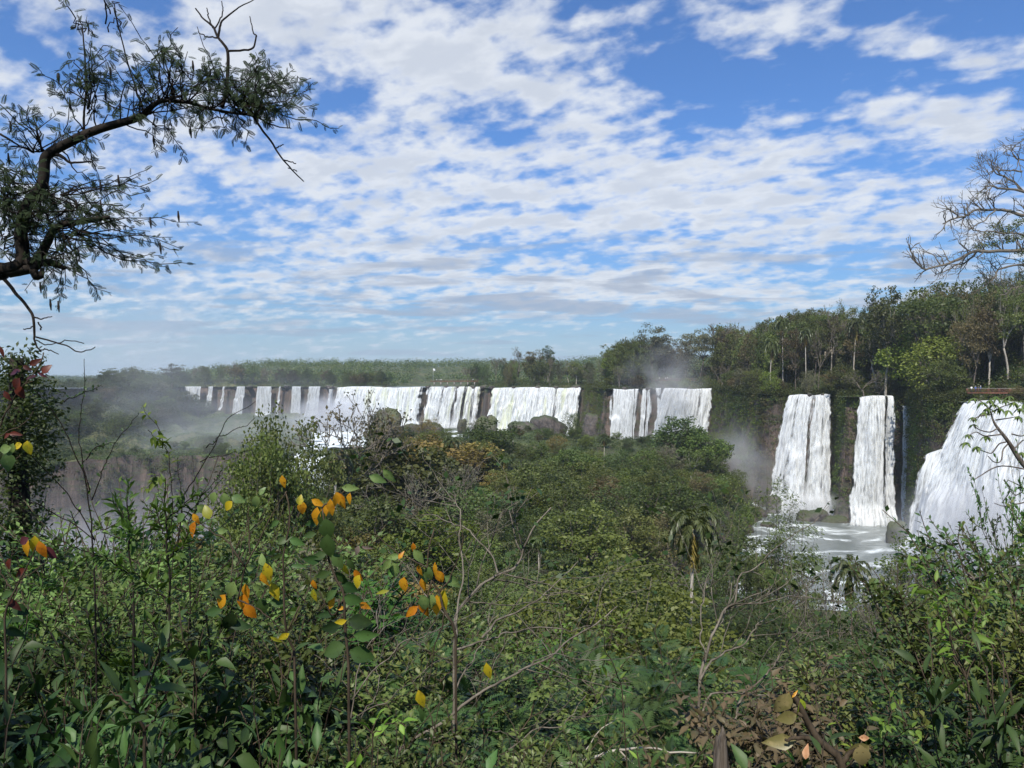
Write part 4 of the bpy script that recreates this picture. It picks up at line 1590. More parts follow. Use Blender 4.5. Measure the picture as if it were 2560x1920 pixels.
# ------------------------------------------------------------------ low growth that covers slopes and cliffs (uncountable)
def bush_cover(name, label, xy, size, per, leaf, mats, rng, lift=0.3, zoff=None):
    xy = np.asarray(xy)
    z = terrain(xy[:, 0], xy[:, 1])
    nb = len(xy)
    sub = np.asarray(size)
    sp = (sub[0] + (sub[1] - sub[0]) * rng.random(nb))
    cid = rng.integers(0, len(mats), nb)
    cn = fbm(xy[:, 0] / 30, xy[:, 1] / 30, 0, 3, 50)
    cid = np.clip((cn - .3) / .4 * len(mats), 0, len(mats) - 1).astype(int) if len(mats) > 1 else cid
    flip = rng.random(nb) < .35
    cid[flip] = rng.integers(0, len(mats), flip.sum())
    verts = MB()
    midx = []
    me = None
    for k in range(len(mats)):
        b = MB()
        m = np.where(cid == k)[0]
        if len(m) == 0:
            continue
        idx = np.repeat(m, per)
        n = len(idx)
        off = rdir(n, rng) * (rng.random(n) ** .4)[:, None] * sp[idx][:, None] * np.array([1, 1, .7])
        pos = np.stack([xy[idx, 0], xy[idx, 1], z[idx] + sp[idx] * lift], 1) + off
        pos[:, 2] = np.maximum(pos[:, 2], z[idx] - .5 * sp[idx])
        d = rdir(n, rng)
        d[:, 2] *= .6
        fr = frames(d, rdir(n, rng) * .7 + [0, 0, .4] + off / sp[idx][:, None] * .6)
        s = leaf * (.6 + .8 * rng.random(n)) * (sp[idx] / sp.mean()) ** .3
        b.inst(RH, fr * s[:, None, None], pos, np.clip(.15 + .3 * rng.random(nb)[idx] + .45 * rng.random(n), 0, 1))
        verts.add(np.concatenate(b.v), np.concatenate(b.f4), None, np.concatenate(b.t))
        midx += [k] * (n)
    o = verts.build(name, M[mats[0]])
    for k in mats[1:]:
        o.data.materials.append(M[k])
    o.data.polygons.foreach_set('material_index', np.array(midx, np.int32)[:len(o.data.polygons)])
    stuff(o, label, 'undergrowth')
    return o


def sample(n, xr, yr, ok, rng):
    out = np.zeros((0, 2))
    it = 0
    while len(out) < n:
        y = yr[0] + (yr[1] - yr[0]) * rng.random(n * 2)
        lo, hi = xr(y)
        x = lo + (hi - lo) * rng.random(n * 2)
        m = ok(x, y)
        out = np.concatenate([out, np.stack([x[m], y[m]], 1)])
        it = it + 1
        if it > 60:
            break
    return out[:n]


def ok1(x, y):
    z = terrain(x, y)
    return ~((x / y > .36) & (x / y < .52) & (y < 100)) & (z > -46.5) & (sdist(GORGE, x, y) > 5) & (ldist(CHAN, x, y)[0] > 14) & ((y < 290) | (x > -90) | True)


bush_cover('undergrowth', 'tangled low growth covering the wooded island and near slope', sample(8200, lambda y: (-.74 * y, .72 * y), (60, 385), ok1, rg), (1.2, 2.4), 46, .42, ['deep', 'mid', 'deep', 'olive'], rg)  # deeper leaf colours paint in the shadow gaps between the crowns


def ok2(x, y):
    d = sdist(GORGE, x, y)
    z = terrain(x, y)
    # bare rock stays where the photo shows it: behind the falls
    inf = (y > 500) & (x > -320) & (x < 52)
    f4 = (np.abs(x - 81.5) < 28) & (y > 396) & (y < 418)
    f3 = (x > 105.5) & (x < 123.5) & (y > 277) & (y < 289)
    patch = (fbm(x / 14, y / 14, z / 9, 3, 61) > .70)
    return (d > -4) & (d < 9) & (z > -46) & ~inf & ~f4 & ~f3 & ~patch


c_a = sample(2600, lambda y: (46 + 0 * y, .76 * y), (180, 500), ok2, rg)
c_b = sample(5200, lambda y: (44 + 0 * y, .70 * y), (180, 508), lambda x, y: ok2(x, y) & (terrain(x, y) < -6) & (terrain(x, y) > -45) & (sdist(GORGE, x, y) < 7), rg)
c_c = sample(1500, lambda y: (0 * y, .5 * y), (110, 300), lambda x, y: (sdist(POOL, x, y) > -16) & (terrain(x, y) > -47) & (sdist(GORGE, x, y) > 6), rg)


gx_, gy_ = np.meshgrid(np.linspace(-262, -118, 420), np.arange(335, 400, .2))
gz_ = terrain(gx_, gy_)
gm = (gz_ < -36.5) & (gz_ > -84) & (fbm(gx_ / 14, gz_ / 16, 0, 3, 8) > .44)
cand = np.stack([gx_[gm], gy_[gm] - 1.0], 1)
cz_ = gz_[gm]
pick_ = rg.integers(0, len(cand), 2600)
W_TERR = terrain
terrain_saved = terrain
zmap = {(round(float(cand[i][0]), 4), round(float(cand[i][1]), 4)): float(cz_[i]) for i in pick_}


def wall_z(x, y):
    return np.array([zmap[(round(float(a), 4), round(float(b_), 4))] for a, b_ in zip(x, y)])


terrain = wall_z
bush_cover('canyon_growth', 'shrubs and vines clinging to the wall of the left canyon', cand[pick_], (1.0, 2.6), 50, .5, ['deep', 'grey', 'mid', 'deep'], rg)
terrain = terrain_saved



def ok_rim(x, y):
    d = sdist(GORGE, x, y)
    f = ((x > 53) & (x < 109) & (y > 396)) | ((x > 105) & (x < 124) & (y > 277) & (y < 290)) | ((x > 119) & (x < 135) & (y > 252) & (y < 268)) | ((x > 126) & (y < 210))
    return (d > -5) & (d < 1.2) & ~f


bush_cover('rim_growth', 'thick bushes leaning over the rim of the right hand cliffs', sample(1500, lambda y: (44 + 0 * y, .70 * y), (180, 503), ok_rim, rg), (1.4, 3.4), 60, .42, ['mid', 'olive', 'olive', 'yellow'], rg, lift=.75)
bush_cover('cliff_growth', 'hanging shrubs and creepers on the right hand cliffs', np.concatenate([c_a, c_b, c_c]), (.8, 2.1), 42, .40, ['mid', 'olive', 'deep', 'rust', 'yellow', 'olive'], rg)



def ok3(x, y):
    d = sdist(GORGE, x, y)
    riv = (np.abs(x + 78) < 42) & (y > 545)
    return (d < np.where(y > 480, -1.0, -3.0)) & ~riv


p_a = sample(4600, lambda y: (.1 * y, .74 * y), (160, 540), lambda x, y: ok3(x, y) & (sdist(GORGE, x, y) > -45), rg)
p_b = sample(3000, lambda y: (-.47 * y, .18 * y), (505, 760), lambda x, y: ok3(x, y) & (sdist(GORGE, x, y) > -60), rg)
bush_cover('plateau_growth', 'low bushes between the trees on the plateau', np.concatenate([p_a, p_b]), (1.2, 3.8), 50, .5, ['olive', 'rust', 'mid', 'deep', 'yellow'], rg)



def ok4(x, y):
    d = sdist(GORGE, x, y)
    return (d < 48) & (d > -50)


bush_cover('bluff_growth', 'dense forest growth on the left bluff', sample(3000, lambda y: (-.74 * y, -.38 * y), (320, 680), ok4, rg), (2.0, 4.6), 50, .7, ['deep', 'mid', 'deep', 'olive'], rg)


def ok5(x, y):
    d = sdist(GORGE, x, y)
    return (d > 30) & (sdist(CANYON, x, y) < -3) & (ldist(CHAN, x, y)[0] > 16) & (fbm(x / 25, y / 18, 0, 3, 77) > .43)


M['meadow'] = leaf_mat('meadow_green', (.05, .07, .02), (.085, .12, .03), (.14, .17, .05), var=.1)
bush_cover('terrace_growth', 'low scrub dotted over the grassy terrace on the left', sample(4200, lambda y: (-.72 * y, -.16 * y), (335, 660), ok5, rg), (.8, 2.2), 36, .5, ['meadow', 'meadow', 'mid', 'deep'], rg, lift=.1)

# fine growth on the nearest slope
bush_cover('near_growth', 'tangle of small leaves between the nearest trees', sample(2600, lambda y: (-.76 * y, .76 * y), (9, 62), lambda x, y: x == x, rg), (.5, 1.2), 110, .15, ['deep', 'mid', 'mid', 'olive'], rg, lift=.5)

# far woods read as one mass
def woods(name, label, n, xr, yr, ok, size, per, leaf, mats):
    xy = sample(n, xr, yr, ok, rg)
    o = bush_cover(name, label, xy, size, per, leaf, mats, rg, lift=.9)
    o['category'] = 'forest'
    return o


def ok6(x, y):
    riv = (np.abs(x + 78) < 36) & (y < 880)
    return (sdist(GORGE, x, y) < -30) & ~riv & (sdist(FARG, x, y) < -5) & (x > -560 + (y - 780) * .1)


woods('far_forest', 'blue green forest on the low hill behind the falls', 5200, lambda y: (-.5 * y, .72 * y), (720, 1500), ok6, (3.0, 10.0), 44, 1.5, ['deep', 'mid', 'deep', 'olive'])
woods('far_ridge_forest', 'hazy forest on the flat ridge beyond the far waterfalls', 2600, lambda y: (-.75 * y, -.2 * y), (1835, 2500), lambda x, y: sdist(FARG, x, y) < -5, (6, 11), 26, 3.0, ['deep', 'mid'])
woods('left_plateau_forest', 'treetops above the left bluff', 1500, lambda y: (-.75 * y, -.42 * y), (640, 1000), lambda x, y: (sdist(GORGE, x, y) < -8) & (sdist(FARG, x, y) < -5), (3.0, 6.0), 44, 1.1, ['deep', 'mid', 'olive'])

woods('right_plateau_forest', 'forest behind the first rows of trees on the right', 900, lambda y: (60 + 0 * y, .78 * y), (200, 640), lambda x, y: (sdist(GORGE, x, y) < -40), (6, 10), 80, .8, ['olive', 'rust', 'mid', 'deep'])


# ------------------------------------------------------------------ foreground plants
M['g_dark'] = leaf_mat('glossy_dark_leaves', (.014, .031, .010), (.030, .064, .018), (.06, .11, .028), transl=.14, rough=.5, spec=.28, var=.2, nscale=16.0)
M['g_mid'] = leaf_mat('fresh_green_leaves', (.022, .058, .012), (.048, .115, .020), (.10, .19, .035), transl=.28, rough=.5, spec=.25, var=.2, nscale=16.0)
M['g_lime'] = leaf_mat('lime_leaves', (.06, .12, .014), (.12, .21, .025), (.20, .30, .05), transl=.35, rough=.5, var=.1, nscale=16.0)
M['g_pale'] = leaf_mat('pale_small_leaves', (.045, .085, .02), (.085, .145, .035), (.16, .24, .07), transl=.25, rough=.5, spec=.25, var=.1, nscale=16.0)
M['g_wine'] = leaf_mat('reddish_brown_leaves', (.030, .034, .014), (.060, .058, .026), (.12, .09, .05), transl=.15, rough=.5, spec=.25, var=.2, nscale=16.0)
M['g_olive'] = leaf_mat('dull_olive_leaves', (.03, .046, .012), (.062, .092, .022), (.12, .15, .04), transl=.2, rough=.45, var=.2, nscale=16.0)


def spot_mat(name, a, b, spots, transl=.4):
    m, t, out = mat_new(name)
    co = t.node('ShaderNodeTexCoord').outputs['Object']
    at_ = t.node('ShaderNodeAttribute', attribute_name='tint').outputs['Fac']
    n = t.noise(co, 26.0, 4, 0.6)
    c = t.mix(t.sm(t.m('ADD', at_, t.m('MULTIPLY_ADD', n, 1.4, -.7)), .25, .75), a, b)
    c = t.mix(t.m('MULTIPLY', t.sm(t.noise(co, 17.0, 4, 0.6), .54, .70), .7), c, spots)
    c = t.mix(t.sm(t.noise(co, 90.0, 3, 0.5), .62, .70), c, spots)
    p = t.node('ShaderNodeBsdfPrincipled')
    t.l.new(c, p.inputs['Base Color'])
    p.inputs['Roughness'].default_value = .45
    tr = t.node('ShaderNodeBsdfTranslucent')
    t.l.new(c, tr.inputs['Color'])
    mx = t.node('ShaderNodeMixShader')
    mx.inputs[0].default_value = transl
    t.l.new(p.outputs[0], mx.inputs[1])
    t.l.new(tr.outputs[0], mx.inputs[2])
    t.l.new(mx.outputs[0], out.inputs[0])
    return m


M['orange'] = spot_mat('orange_leaf', (.58, .20, .010), (.70, .34, .018), (.28, .09, .01))
M['greenround'] = spot_mat('green_round_leaf', (.10, .17, .05), (.19, .27, .08), (.08, .11, .03), .25)
M['yellowgreen'] = spot_mat('yellowing_leaf', (.26, .27, .02), (.55, .42, .02), (.2, .14, .02), .35)
M['lemon'] = spot_mat('lemon_leaf', (.42, .50, .03), (.50, .58, .05), (.35, .40, .03), .45)
M['drybrown'] = spot_mat('dry_leaf', (.17, .15, .05), (.30, .24, .10), (.08, .06, .03), .2)
M['peach'] = spot_mat('peach_leaf', (.62, .36, .2), (.5, .25, .12), (.3, .14, .06), .2)
M['red'] = spot_mat('red_leaf', (.13, .028, .016), (.07, .022, .018), (.05, .02, .02), .3)
M['purple'] = spot_mat('purple_leaf', (.07, .018, .03), (.11, .03, .04), (.03, .01, .01), .3)
M['pinkgrey'] = spot_mat('pinkish_leaf', (.30, .20, .19), (.22, .17, .14), (.14, .1, .09), .2)


def leaves_on(mb, path, tpl, size, rng, t0=.25, n=14, pair=False, out=.8, droopy=.15, sag=0.0, ups=(0, 0, 1.0), jitter=.25, tint=None, petiole=.12):
    """leaves set along a stem"""
    path = np.asarray(path, float)
    L = len(path) - 1
    T = np.gradient(path, axis=0)
    T /= np.linalg.norm(T, axis=1)[:, None] + 1e-9
    dirs, pos, sz, tn = [], [], [], []
    a0 = rng.random() * 6.28
    for i in range(n):
        t = t0 + (1 - t0) * (i + .5 * rng.random()) / n
        k = min(t, 1) * L
        j = min(int(k), L - 1)
        p = path[j] * (1 - (k - j)) + path[j + 1] * (k - j)
        a = a0 + i * (1.5708 if pair else 2.399)
        ax = T[j]
        u_ = unit(np.cross(ax, [0.3, 0.2, 1.0]))
        w_ = np.cross(ax, u_)
        for s in ((0, math.pi) if pair else (0,)):
            d = u_ * math.cos(a + s) + w_ * math.sin(a + s)
            tipw = .5 + .9 * (1 - t)
            d = unit(d * out * min(1, tipw + .3) + ax * (.45 + .5 * t) + rng.normal(size=3) * jitter + np.array([0, 0, -sag]))
            ss = size * (.55 + .55 * rng.random()) * (1.1 - .35 * t)
            dirs.append(d)
            pos.append(p + d * ss * petiole)
            sz.append(ss)
            tn.append((.25 + .5 * rng.random() + .2 * t) if tint is None else tint)
    fr = frames(dirs, np.array(ups) + rng.normal(size=(len(dirs), 3)) * .35)
    mb.inst(tpl, fr * np.array(sz)[:, None, None], np.array(pos), np.array(tn))


def shrub(seed, h=2.2, spread=.7, stems=9, tpl=LEAF_OVAL, size=.09, n=16, pair=False, t0=.3, twigs=5, r=.012, lean=(0, 0), sag=.1, tw=.45, jitter=.25, out=.8):
    rng = np.random.default_rng(seed)
    st, lf = MB(), MB()
    for i in range(stems):
        a = rng.random() * 6.28
        rr = spread * rng.random() ** .6
        hh = h * (.62 + .38 * rng.random())
        tip = np.array([math.cos(a) * rr + lean[0], math.sin(a) * rr + lean[1], hh])
        b = np.array([math.cos(a) * .12, math.sin(a) * .12, -.2])
        mid = b * .5 + tip * .5 + np.array([-math.cos(a) * .12, -math.sin(a) * .12, .12 * h])
        path = wob(spline([b, mid, tip], 14), .04 * h, seed * 31 + i)
        tube(st, path, np.linspace(r, r * .3, 14), 5, rng.random())
        leaves_on(lf, path, tpl, size, rng, t0, n, pair, out, sag=sag, jitter=jitter)
        for j in range(twigs):
            t = .3 + .6 * rng.random()
            k = int(t * 13)
            p = path[k]
            dd = unit(rdir(1, rng)[0] * [1, 1, .4] + [0, 0, .5])
            ln = h * tw * (.4 + .6 * rng.random()) * (1.1 - t)
            tp = spline([p, p + dd * ln * .5, p + dd * ln + [0, 0, ln * .15]], 7)
            tube(st, tp, np.linspace(r * .5, r * .2, 7), 4, rng.random())
            leaves_on(lf, tp, tpl, size * .9, rng, .15, max(4, n // 2), pair, out, sag=sag, jitter=jitter)
    return st.mesh('stems', True), lf.mesh('foliage', True)


SHR = {}


def shr_add(kind, count, stemmat, leafmat, **kw):
    for i in range(count):
        a, b = shrub(300 + len(SHR) * 17 + i, **kw)
        a.materials.append(M[stemmat])
        b.materials.append(M[leafmat])
        SHR.setdefault(kind, []).append((a, b))


shr_add('glossy', 2, 'redbark', 'g_dark', h=1.6, spread=.65, stems=14, tpl=LEAF_OVAL, size=.145, n=15, pair=False, twigs=6, r=.008, t0=.35, sag=.25)
shr_add('longleaf', 2, 'redbark', 'g_dark', h=1.7, spread=.6, stems=13, tpl=LEAF_LONG, size=.17, n=18, twigs=5, r=.008, sag=.3)
shr_add('upright', 3, 'darkbark', 'g_mid', h=2.2, spread=.6, stems=13, tpl=LEAF_LONG, size=.10, n=28, pair=True, twigs=8, r=.008, t0=.25, sag=.05, out=.9)
shr_add('fine', 3, 'redbark', 'g_pale', h=2.4, spread=1.3, stems=26, tpl=LEAF_SMALL, size=.065, n=42, twigs=20, r=.008, sag=.05, jitter=.5)
shr_add('wine', 2, 'redbark', 'g_wine', h=2.0, spread=.9, stems=17, tpl=LEAF_OVAL, size=.10, n=26, twigs=11, r=.008, sag=.35, jitter=.35)
shr_add('mixed', 3, 'redbark', 'g_olive', h=2.2, spread=.9, stems=22, tpl=LEAF_SMALL, size=.07, n=40, twigs=16, r=.008, sag=.15, jitter=.4)
shr_add('fern', 3, 'redbark', 'g_dark', h=2.2, spread=1.0, stems=16, tpl=FEATHER, size=.22, n=15, twigs=9, r=.008, sag=.05, out=1.0)
shr_add('limebush', 2, 'redbark', 'g_lime', h=1.6, spread=.4, stems=6, tpl=LEAF_LONG, size=.10, n=12, pair=True, twigs=3, t0=.35, sag=.2)
SNAME = {'glossy': 'broad_leaved_shrub', 'longleaf': 'long_leaved_shrub', 'upright': 'upright_shrub', 'fine': 'small_leaved_shrub', 'wine': 'brown_leaved_shrub', 'mixed': 'dense_shrub',
         'fern': 'feathery_shrub', 'limebush': 'lime_green_shrub'}
SLAB = {'glossy': 'broad dark leaved shrub', 'longleaf': 'shrub with long dark leaves', 'upright': 'upright green shrub', 'fine': 'pale small leaved shrub', 'wine': 'reddish brown leaved shrub',
        'mixed': 'dull olive shrub', 'fern': 'dark feathery shrub', 'limebush': 'lime green shrub'}


def put_shrub(kind, u, vtop, Y, var=0, sx=1.0, mat=None, label=None, where=None):
    H0 = {'glossy': 1.6, 'longleaf': 1.7, 'upright': 2.2, 'fine': 2.4, 'wine': 2.0, 'mixed': 2.2, 'fern': 2.2, 'limebush': 1.6}[kind]
    x = (u - 512) / F * Y
    z = float(terrain(x, Y)) - .05
    h = max((HV - vtop) / F * Y - z, .5)
    # a tall gap is bridged by sinking the stems' scale, never by floating
    s = h / H0
    a, b = SHR[kind][var % len(SHR[kind])]
    root = empty(SNAME[kind], (x, Y, z), R.random() * 6.28, (sx, sx, s) if s < 1.6 else (sx * 1.15, sx * 1.15, s))
    obj_from(a, 'stems', root)
    o = obj_from(b, 'foliage', root)
    if mat:
        o.material_slots[0].link = 'OBJECT'
        o.material_slots[0].material = M[mat]
    if where is None:
        row = 'front row' if Y < 2.9 else 'second row' if Y < 4.6 else 'third row' if Y < 8 else 'fourth row'
        side = 'bottom left' if u < 340 else 'bottom centre' if u < 690 else 'bottom right'
        where = '%s, %s' % (side, row)
    tag(root, label or '%s %s' % (SLAB[kind], where), 'shrub', None, u)
    return root


rf = np.random.default_rng(21)
# rows: (distance, tops by azimuth, kinds left / centre / right, step)
ROWS = [
    (1.9, [(0, 705), (200, 730), (330, 745), (480, 790), (640, 790), (760, 770), (900, 760), (1024, 735)], ['glossy', 'longleaf'], ['glossy'], ['longleaf', 'glossy'], 105),
    (2.6, [(0, 660), (150, 645), (300, 680), (400, 720), (500, 745), (640, 745), (740, 730), (850, 700), (1024, 650)], ['glossy', 'longleaf', 'glossy'], ['mixed', 'glossy'], ['glossy', 'longleaf', 'limebush'], 88),
    (3.5, [(0, 620), (120, 590), (250, 600), (340, 640), (430, 690), (560, 720), (660, 700), (760, 690), (860, 680), (960, 625), (1024, 575)], ['upright', 'glossy', 'longleaf'], ['mixed', 'fern', 'mixed'], ['glossy', 'limebush', 'wine', 'mixed', 'mixed'], 66),
    (5.0, [(0, 560), (120, 530), (230, 545), (330, 590), (430, 650), (560, 680), (680, 660), (780, 668), (880, 665), (930, 625), (975, 575), (1024, 520)], ['upright', 'mixed', 'upright', 'fine'], ['mixed', 'fern', 'fern'], ['mixed', 'mixed', 'fern', 'wine'], 56),
    (7.5, [(0, 508), (120, 495), (230, 508), (330, 560), (450, 610), (600, 640), (700, 630), (780, 660), (860, 670), (910, 640), (950, 605), (1000, 545), (1024, 500)], ['fine', 'fine', 'mixed', 'fine'], ['fern', 'mixed', 'mixed'], ['mixed', 'fern', 'mixed'], 50),
    (11.0, [(0, 478), (120, 470), (200, 476), (260, 500), (330, 545), (450, 590), (600, 610), (700, 610), (780, 650), (880, 670), (910, 640), (950, 600), (1000, 530), (1040, 460)], ['fine', 'fine', 'mixed'], ['mixed', 'fern', 'mixed'], ['mixed', 'fern'], 46),
]
for Y0, tops, kl, kc, kr, step in ROWS:
    tu, tv_ = [a for a, b in tops], [b for a, b in tops]
    u = -50.0
    while u < 1075:
        uu = u + rf.normal() * step * .2
        Y = Y0 * (1 + .22 * (rf.random() - .5))
        kk = kl if uu < 345 else kc if uu < 690 else kr
        kind = kk[rf.integers(0, len(kk))]
        if kind == 'fern' and uu > 860:
            kind = 'mixed'
        vt = float(np.interp(uu, tu, tv_)) + rf.random() * 34 - 6 + (26 if kind == 'fern' else 0)
        sx = float(np.clip(Y / 4.0, .62, 1.9)) * (.85 + .3 * rf.random())
        mat = None
        if kind == 'mixed' and rf.random() < .5:
            mat = 'g_dark' if rf.random() < .5 else 'g_mid'
        if kind == 'fine' and rf.random() < .35:
            mat = 'g_olive'
        put_shrub(kind, uu, vt, Y, int(rf.integers(0, 5)), sx, mat)
        u += step * (.8 + .4 * rf.random())


# ---- hero saplings with orange and green hanging leaves
def pix(pts, Y, dY=0.0):
    out = []
    for i, (u, v) in enumerate(pts):
        out.append(P(u, v, Y + dY * i / max(len(pts) - 1, 1)))
    return np.array(out)


def local_root(name, base, label, cat, u=None):
    r = empty(name, tuple(base))
    tag(r, label, cat, None, u)
    return r


def hang_leaf(u, v, Y, size_px, ang, tpl, tint=.5, tilt=0.0, rng=R):
    """one leaf seen at (u,v); ang = direction its tip points, degrees from straight down"""
    s = size_px / F * Y
    a = math.radians(ang)
    d = np.array([math.sin(a), tilt, -math.cos(a)])
    fr = frames([d], [np.array([rng.normal() * .35, -1.0, .25 + rng.normal() * .2])])
    c = P(u, v, Y) - d * s * .5
    return tpl, fr * s, c[None], [tint]


def sapling(name, label, Y, stems, leafsets, r=.0045, bark='redbark', u=None):
    base = P(stems[0][0][0], stems[0][0][1], Y)
    root = local_root(name, base, label, 'sapling', u)
    st = MB()
    for s_ in stems:
        p = pix(s_[:], Y) - base
        p[:, 1] += np.linspace(0, .03 * Y, len(p)) * 0
        rr = r * (1.3 if s_ is stems[0] else .8)
        tube(st, wob(spline(p, 16), .006, len(p)), np.linspace(rr, rr * .45, 16), 6)
    st.build('stems', M[bark], root, True)
    for mat, pname, items in leafsets:
        for (uu, vv, sp, ang, tk) in items:
            b = MB()
            tpl, fr, c, tt = hang_leaf(uu, vv, Y + R.normal() * .03, sp * 1.08, ang, {'r': LEAF_ROUND, 'o': LEAF_OVAL, 'l': LEAF_LONG}[tk], R.random())
            b.inst(tpl, fr, c - base, tt)
            b.build(pname, M[mat], root, True)
    return root


def rootdown(u, v, Y):
    """pixel row at which the ground is reached under u"""
    x = (u - 512) / F * Y
    return HV - float(terrain(x, Y)) / Y * F


YA = 2.8
gA = rootdown(298, 700, YA)
sapling('orange_leaved_sapling', 'forked sapling with single orange leaf on top, left of centre', YA,
        [[(302, gA), (295, 655), (287, 635), (284, 593), (284, 556), (289, 520), (286, 491)],
         [(238, 600), (246, 566), (260, 538), (274, 512), (287, 491)], [(245, 567), (227, 540), (211, 532), (198, 520)], [(250, 555), (249, 530), (248, 507)],
         [(238, 600), (262, 612), (285, 633)]],
        [('orange', 'orange_leaf', [(283, 482, 13, 8, 'o'), (192, 530, 18, -25, 'o'), (196, 519, 12, 30, 'o'), (264, 580, 15, 20, 'o'), (246, 592, 16, 5, 'o'), (243, 603, 17, -10, 'r'), (250, 612, 17, 30, 'r'), (221, 602, 16, -30, 'r')]),
         ('greenround', 'round_leaf', [(180, 518, 12, -50, 'r'), (203, 509, 13, 60, 'r'), (213, 498, 12, -20, 'r'), (225, 500, 14, 10, 'r'), (238, 499, 13, 70, 'r'), (256, 502, 12, 0, 'r'), (262, 491, 9, 150, 'r'), (250, 570, 10, 80, 'r'), (231, 590, 17, -20, 'r'),
                                        (258, 588, 11, 60, 'r'), (222, 531, 9, 90, 'r'), (262, 560, 12, -160, 'r')]),
         ('yellowgreen', 'yellowing_leaf', [(207, 512, 14, 200, 'r'), (228, 506, 12, -40, 'r'), (268, 573, 20, 15, 'o'), (275, 592, 20, 25, 'o'), (283, 637, 14, -60, 'o'), (276, 640, 13, 60, 'l')]),
         ('g_dark', 'dark_leaf', [(267, 573, 20, 85, 'l'), (220, 595, 16, 60, 'o'), (262, 607, 17, 10, 'r'), (279, 603, 18, 80, 'o'), (229, 622, 20, -20, 'r'), (208, 585, 16, -60, 'o'), (284, 540, 15, 120, 'o'), (297, 542, 16, 70, 'o'), (276, 557, 15, -70, 'l'), (298, 566, 16, 90, 'l'), (274, 524, 12, -60, 'o'),
                                  (196, 533, 12, 80, 'l'), (240, 625, 22, 80, 'o'), (212, 612, 20, -80, 'o')])], u=280)
YC = 2.6
gC = rootdown(346, 700, YC)
sapling('orange_leaved_sapling', 'sapling topped by hanging cluster of orange leaves, centre left', YC,
        [[(352, gC), (348, 660), (346, 629), (343, 593), (334, 575), (328, 555), (325, 530), (322, 508)], [(322, 508), (331, 500), (344, 492), (352, 488)], [(343, 600), (333, 615), (318, 590)]],
        [('orange', 'orange_leaf', [(318, 503, 14, 60, 'o'), (316, 517, 19, -8, 'o'), (324, 513, 17, -20, 'o'), (331, 508, 17, 5, 'o'), (336, 500, 15, 0, 'o'), (341, 501, 18, 22, 'o'), (349, 499, 12, -10, 'o'), (302, 508, 13, 5, 'r'), (314, 585, 10, 10, 'r'), (358, 576, 15, 25, 'o'),
                                    (331, 604, 14, -30, 'o'), (365, 606, 13, 60, 'o'), (341, 608, 9, 90, 'o')]),
         ('g_dark', 'dark_oval_leaf', [(322, 520, 18, 0, 'o'), (327, 530, 22, 10, 'r'), (328, 547, 24, 2, 'r'), (312, 523, 17, -75, 'o'), (309, 535, 14, -80, 'o'), (338, 561, 17, 40, 'r'), (351, 565, 14, 30, 'o'), (318, 556, 18, -80, 'o'), (311, 560, 20, -85, 'o'), (322, 575, 17, -70, 'o'), (341, 578, 15, 40, 'r'), (333, 590, 14, -60, 'o'),
                                       (350, 588, 16, 60, 'r'), (330, 596, 17, -50, 'o'), (353, 600, 18, 70, 'r'), (325, 615, 24, -80, 'l'), (360, 622, 22, 80, 'r'), (330, 628, 22, -75, 'o'), (366, 636, 24, 85, 'o'), (333, 650, 24, -70, 'r'), (362, 655, 24, 70, 'r')]),
         ('yellowgreen', 'yellowing_leaf', [(300, 500, 10, 170, 'r'), (345, 570, 14, 20, 'o'), (314, 596, 14, 5, 'o'), (340, 622, 13, -75, 'o'), (357, 582, 14, -20, 'r')]),
         ('greenround', 'round_leaf', [(350, 488, 16, 85, 'o'), (378, 479, 18, 70, 'o'), (389, 476, 17, 40, 'o')]), ('pinkgrey', 'pinkish_leaf', [(357, 551, 11, -20, 'o'), (367, 548, 11, 75, 'l')])], u=330)
YD = 3.0
gD = rootdown(455, 700, YD)
sapling('orange_leaved_sapling', 'sapling with pairs of orange and sage green leaves at centre', YD,
        [[(458, gD), (455, 630), (445, 611), (439, 593), (432, 580), (427, 568), (428, 551), (434, 528)], [(427, 568), (410, 558.6), (395.5, 552), (377, 535)], [(445, 611), (441, 632), (434, 648), (428, 690)],
         [(432, 580), (428, 595), (424, 612), (410, 640), (392, 655)], [(439, 593), (452, 575), (462, 545), (461, 520)]],
        [('orange', 'orange_leaf', [(413.5, 548, 10, 5, 'o'), (401, 555, 9, 150, 'o'), (403.5, 585, 15, -5, 'r'), (419.5, 571, 12, 10, 'o'), (423, 585, 14, 10, 'o'), (435, 570, 15, 0, 'l'), (440, 577, 13, 20, 'r'), (436.5, 606, 22, -5, 'o'), (424, 609, 20, 15, 'o'), (411, 612, 17, -50, 'o')]),
         ('greenround', 'sage_leaf', [(393, 557, 14, -80, 'o'), (386, 566, 15, -40, 'o'), (394, 570, 16, -10, 'r'), (419, 557, 18, 35, 'o'), (424, 577, 16, 12, 'o'), (429, 574, 14, 0, 'r'), (453, 582, 20, 55, 'o'), (424, 603, 16, 10, 'r'), (431, 602, 15, -15, 'r')]),
         ('yellowgreen', 'yellowing_leaf', [(443.5, 601, 22, -4, 'o'), (421, 700, 20, 15, 'o'), (382, 592, 14, -80, 'l'), (488, 672, 18, 10, 'o')])], u=430)

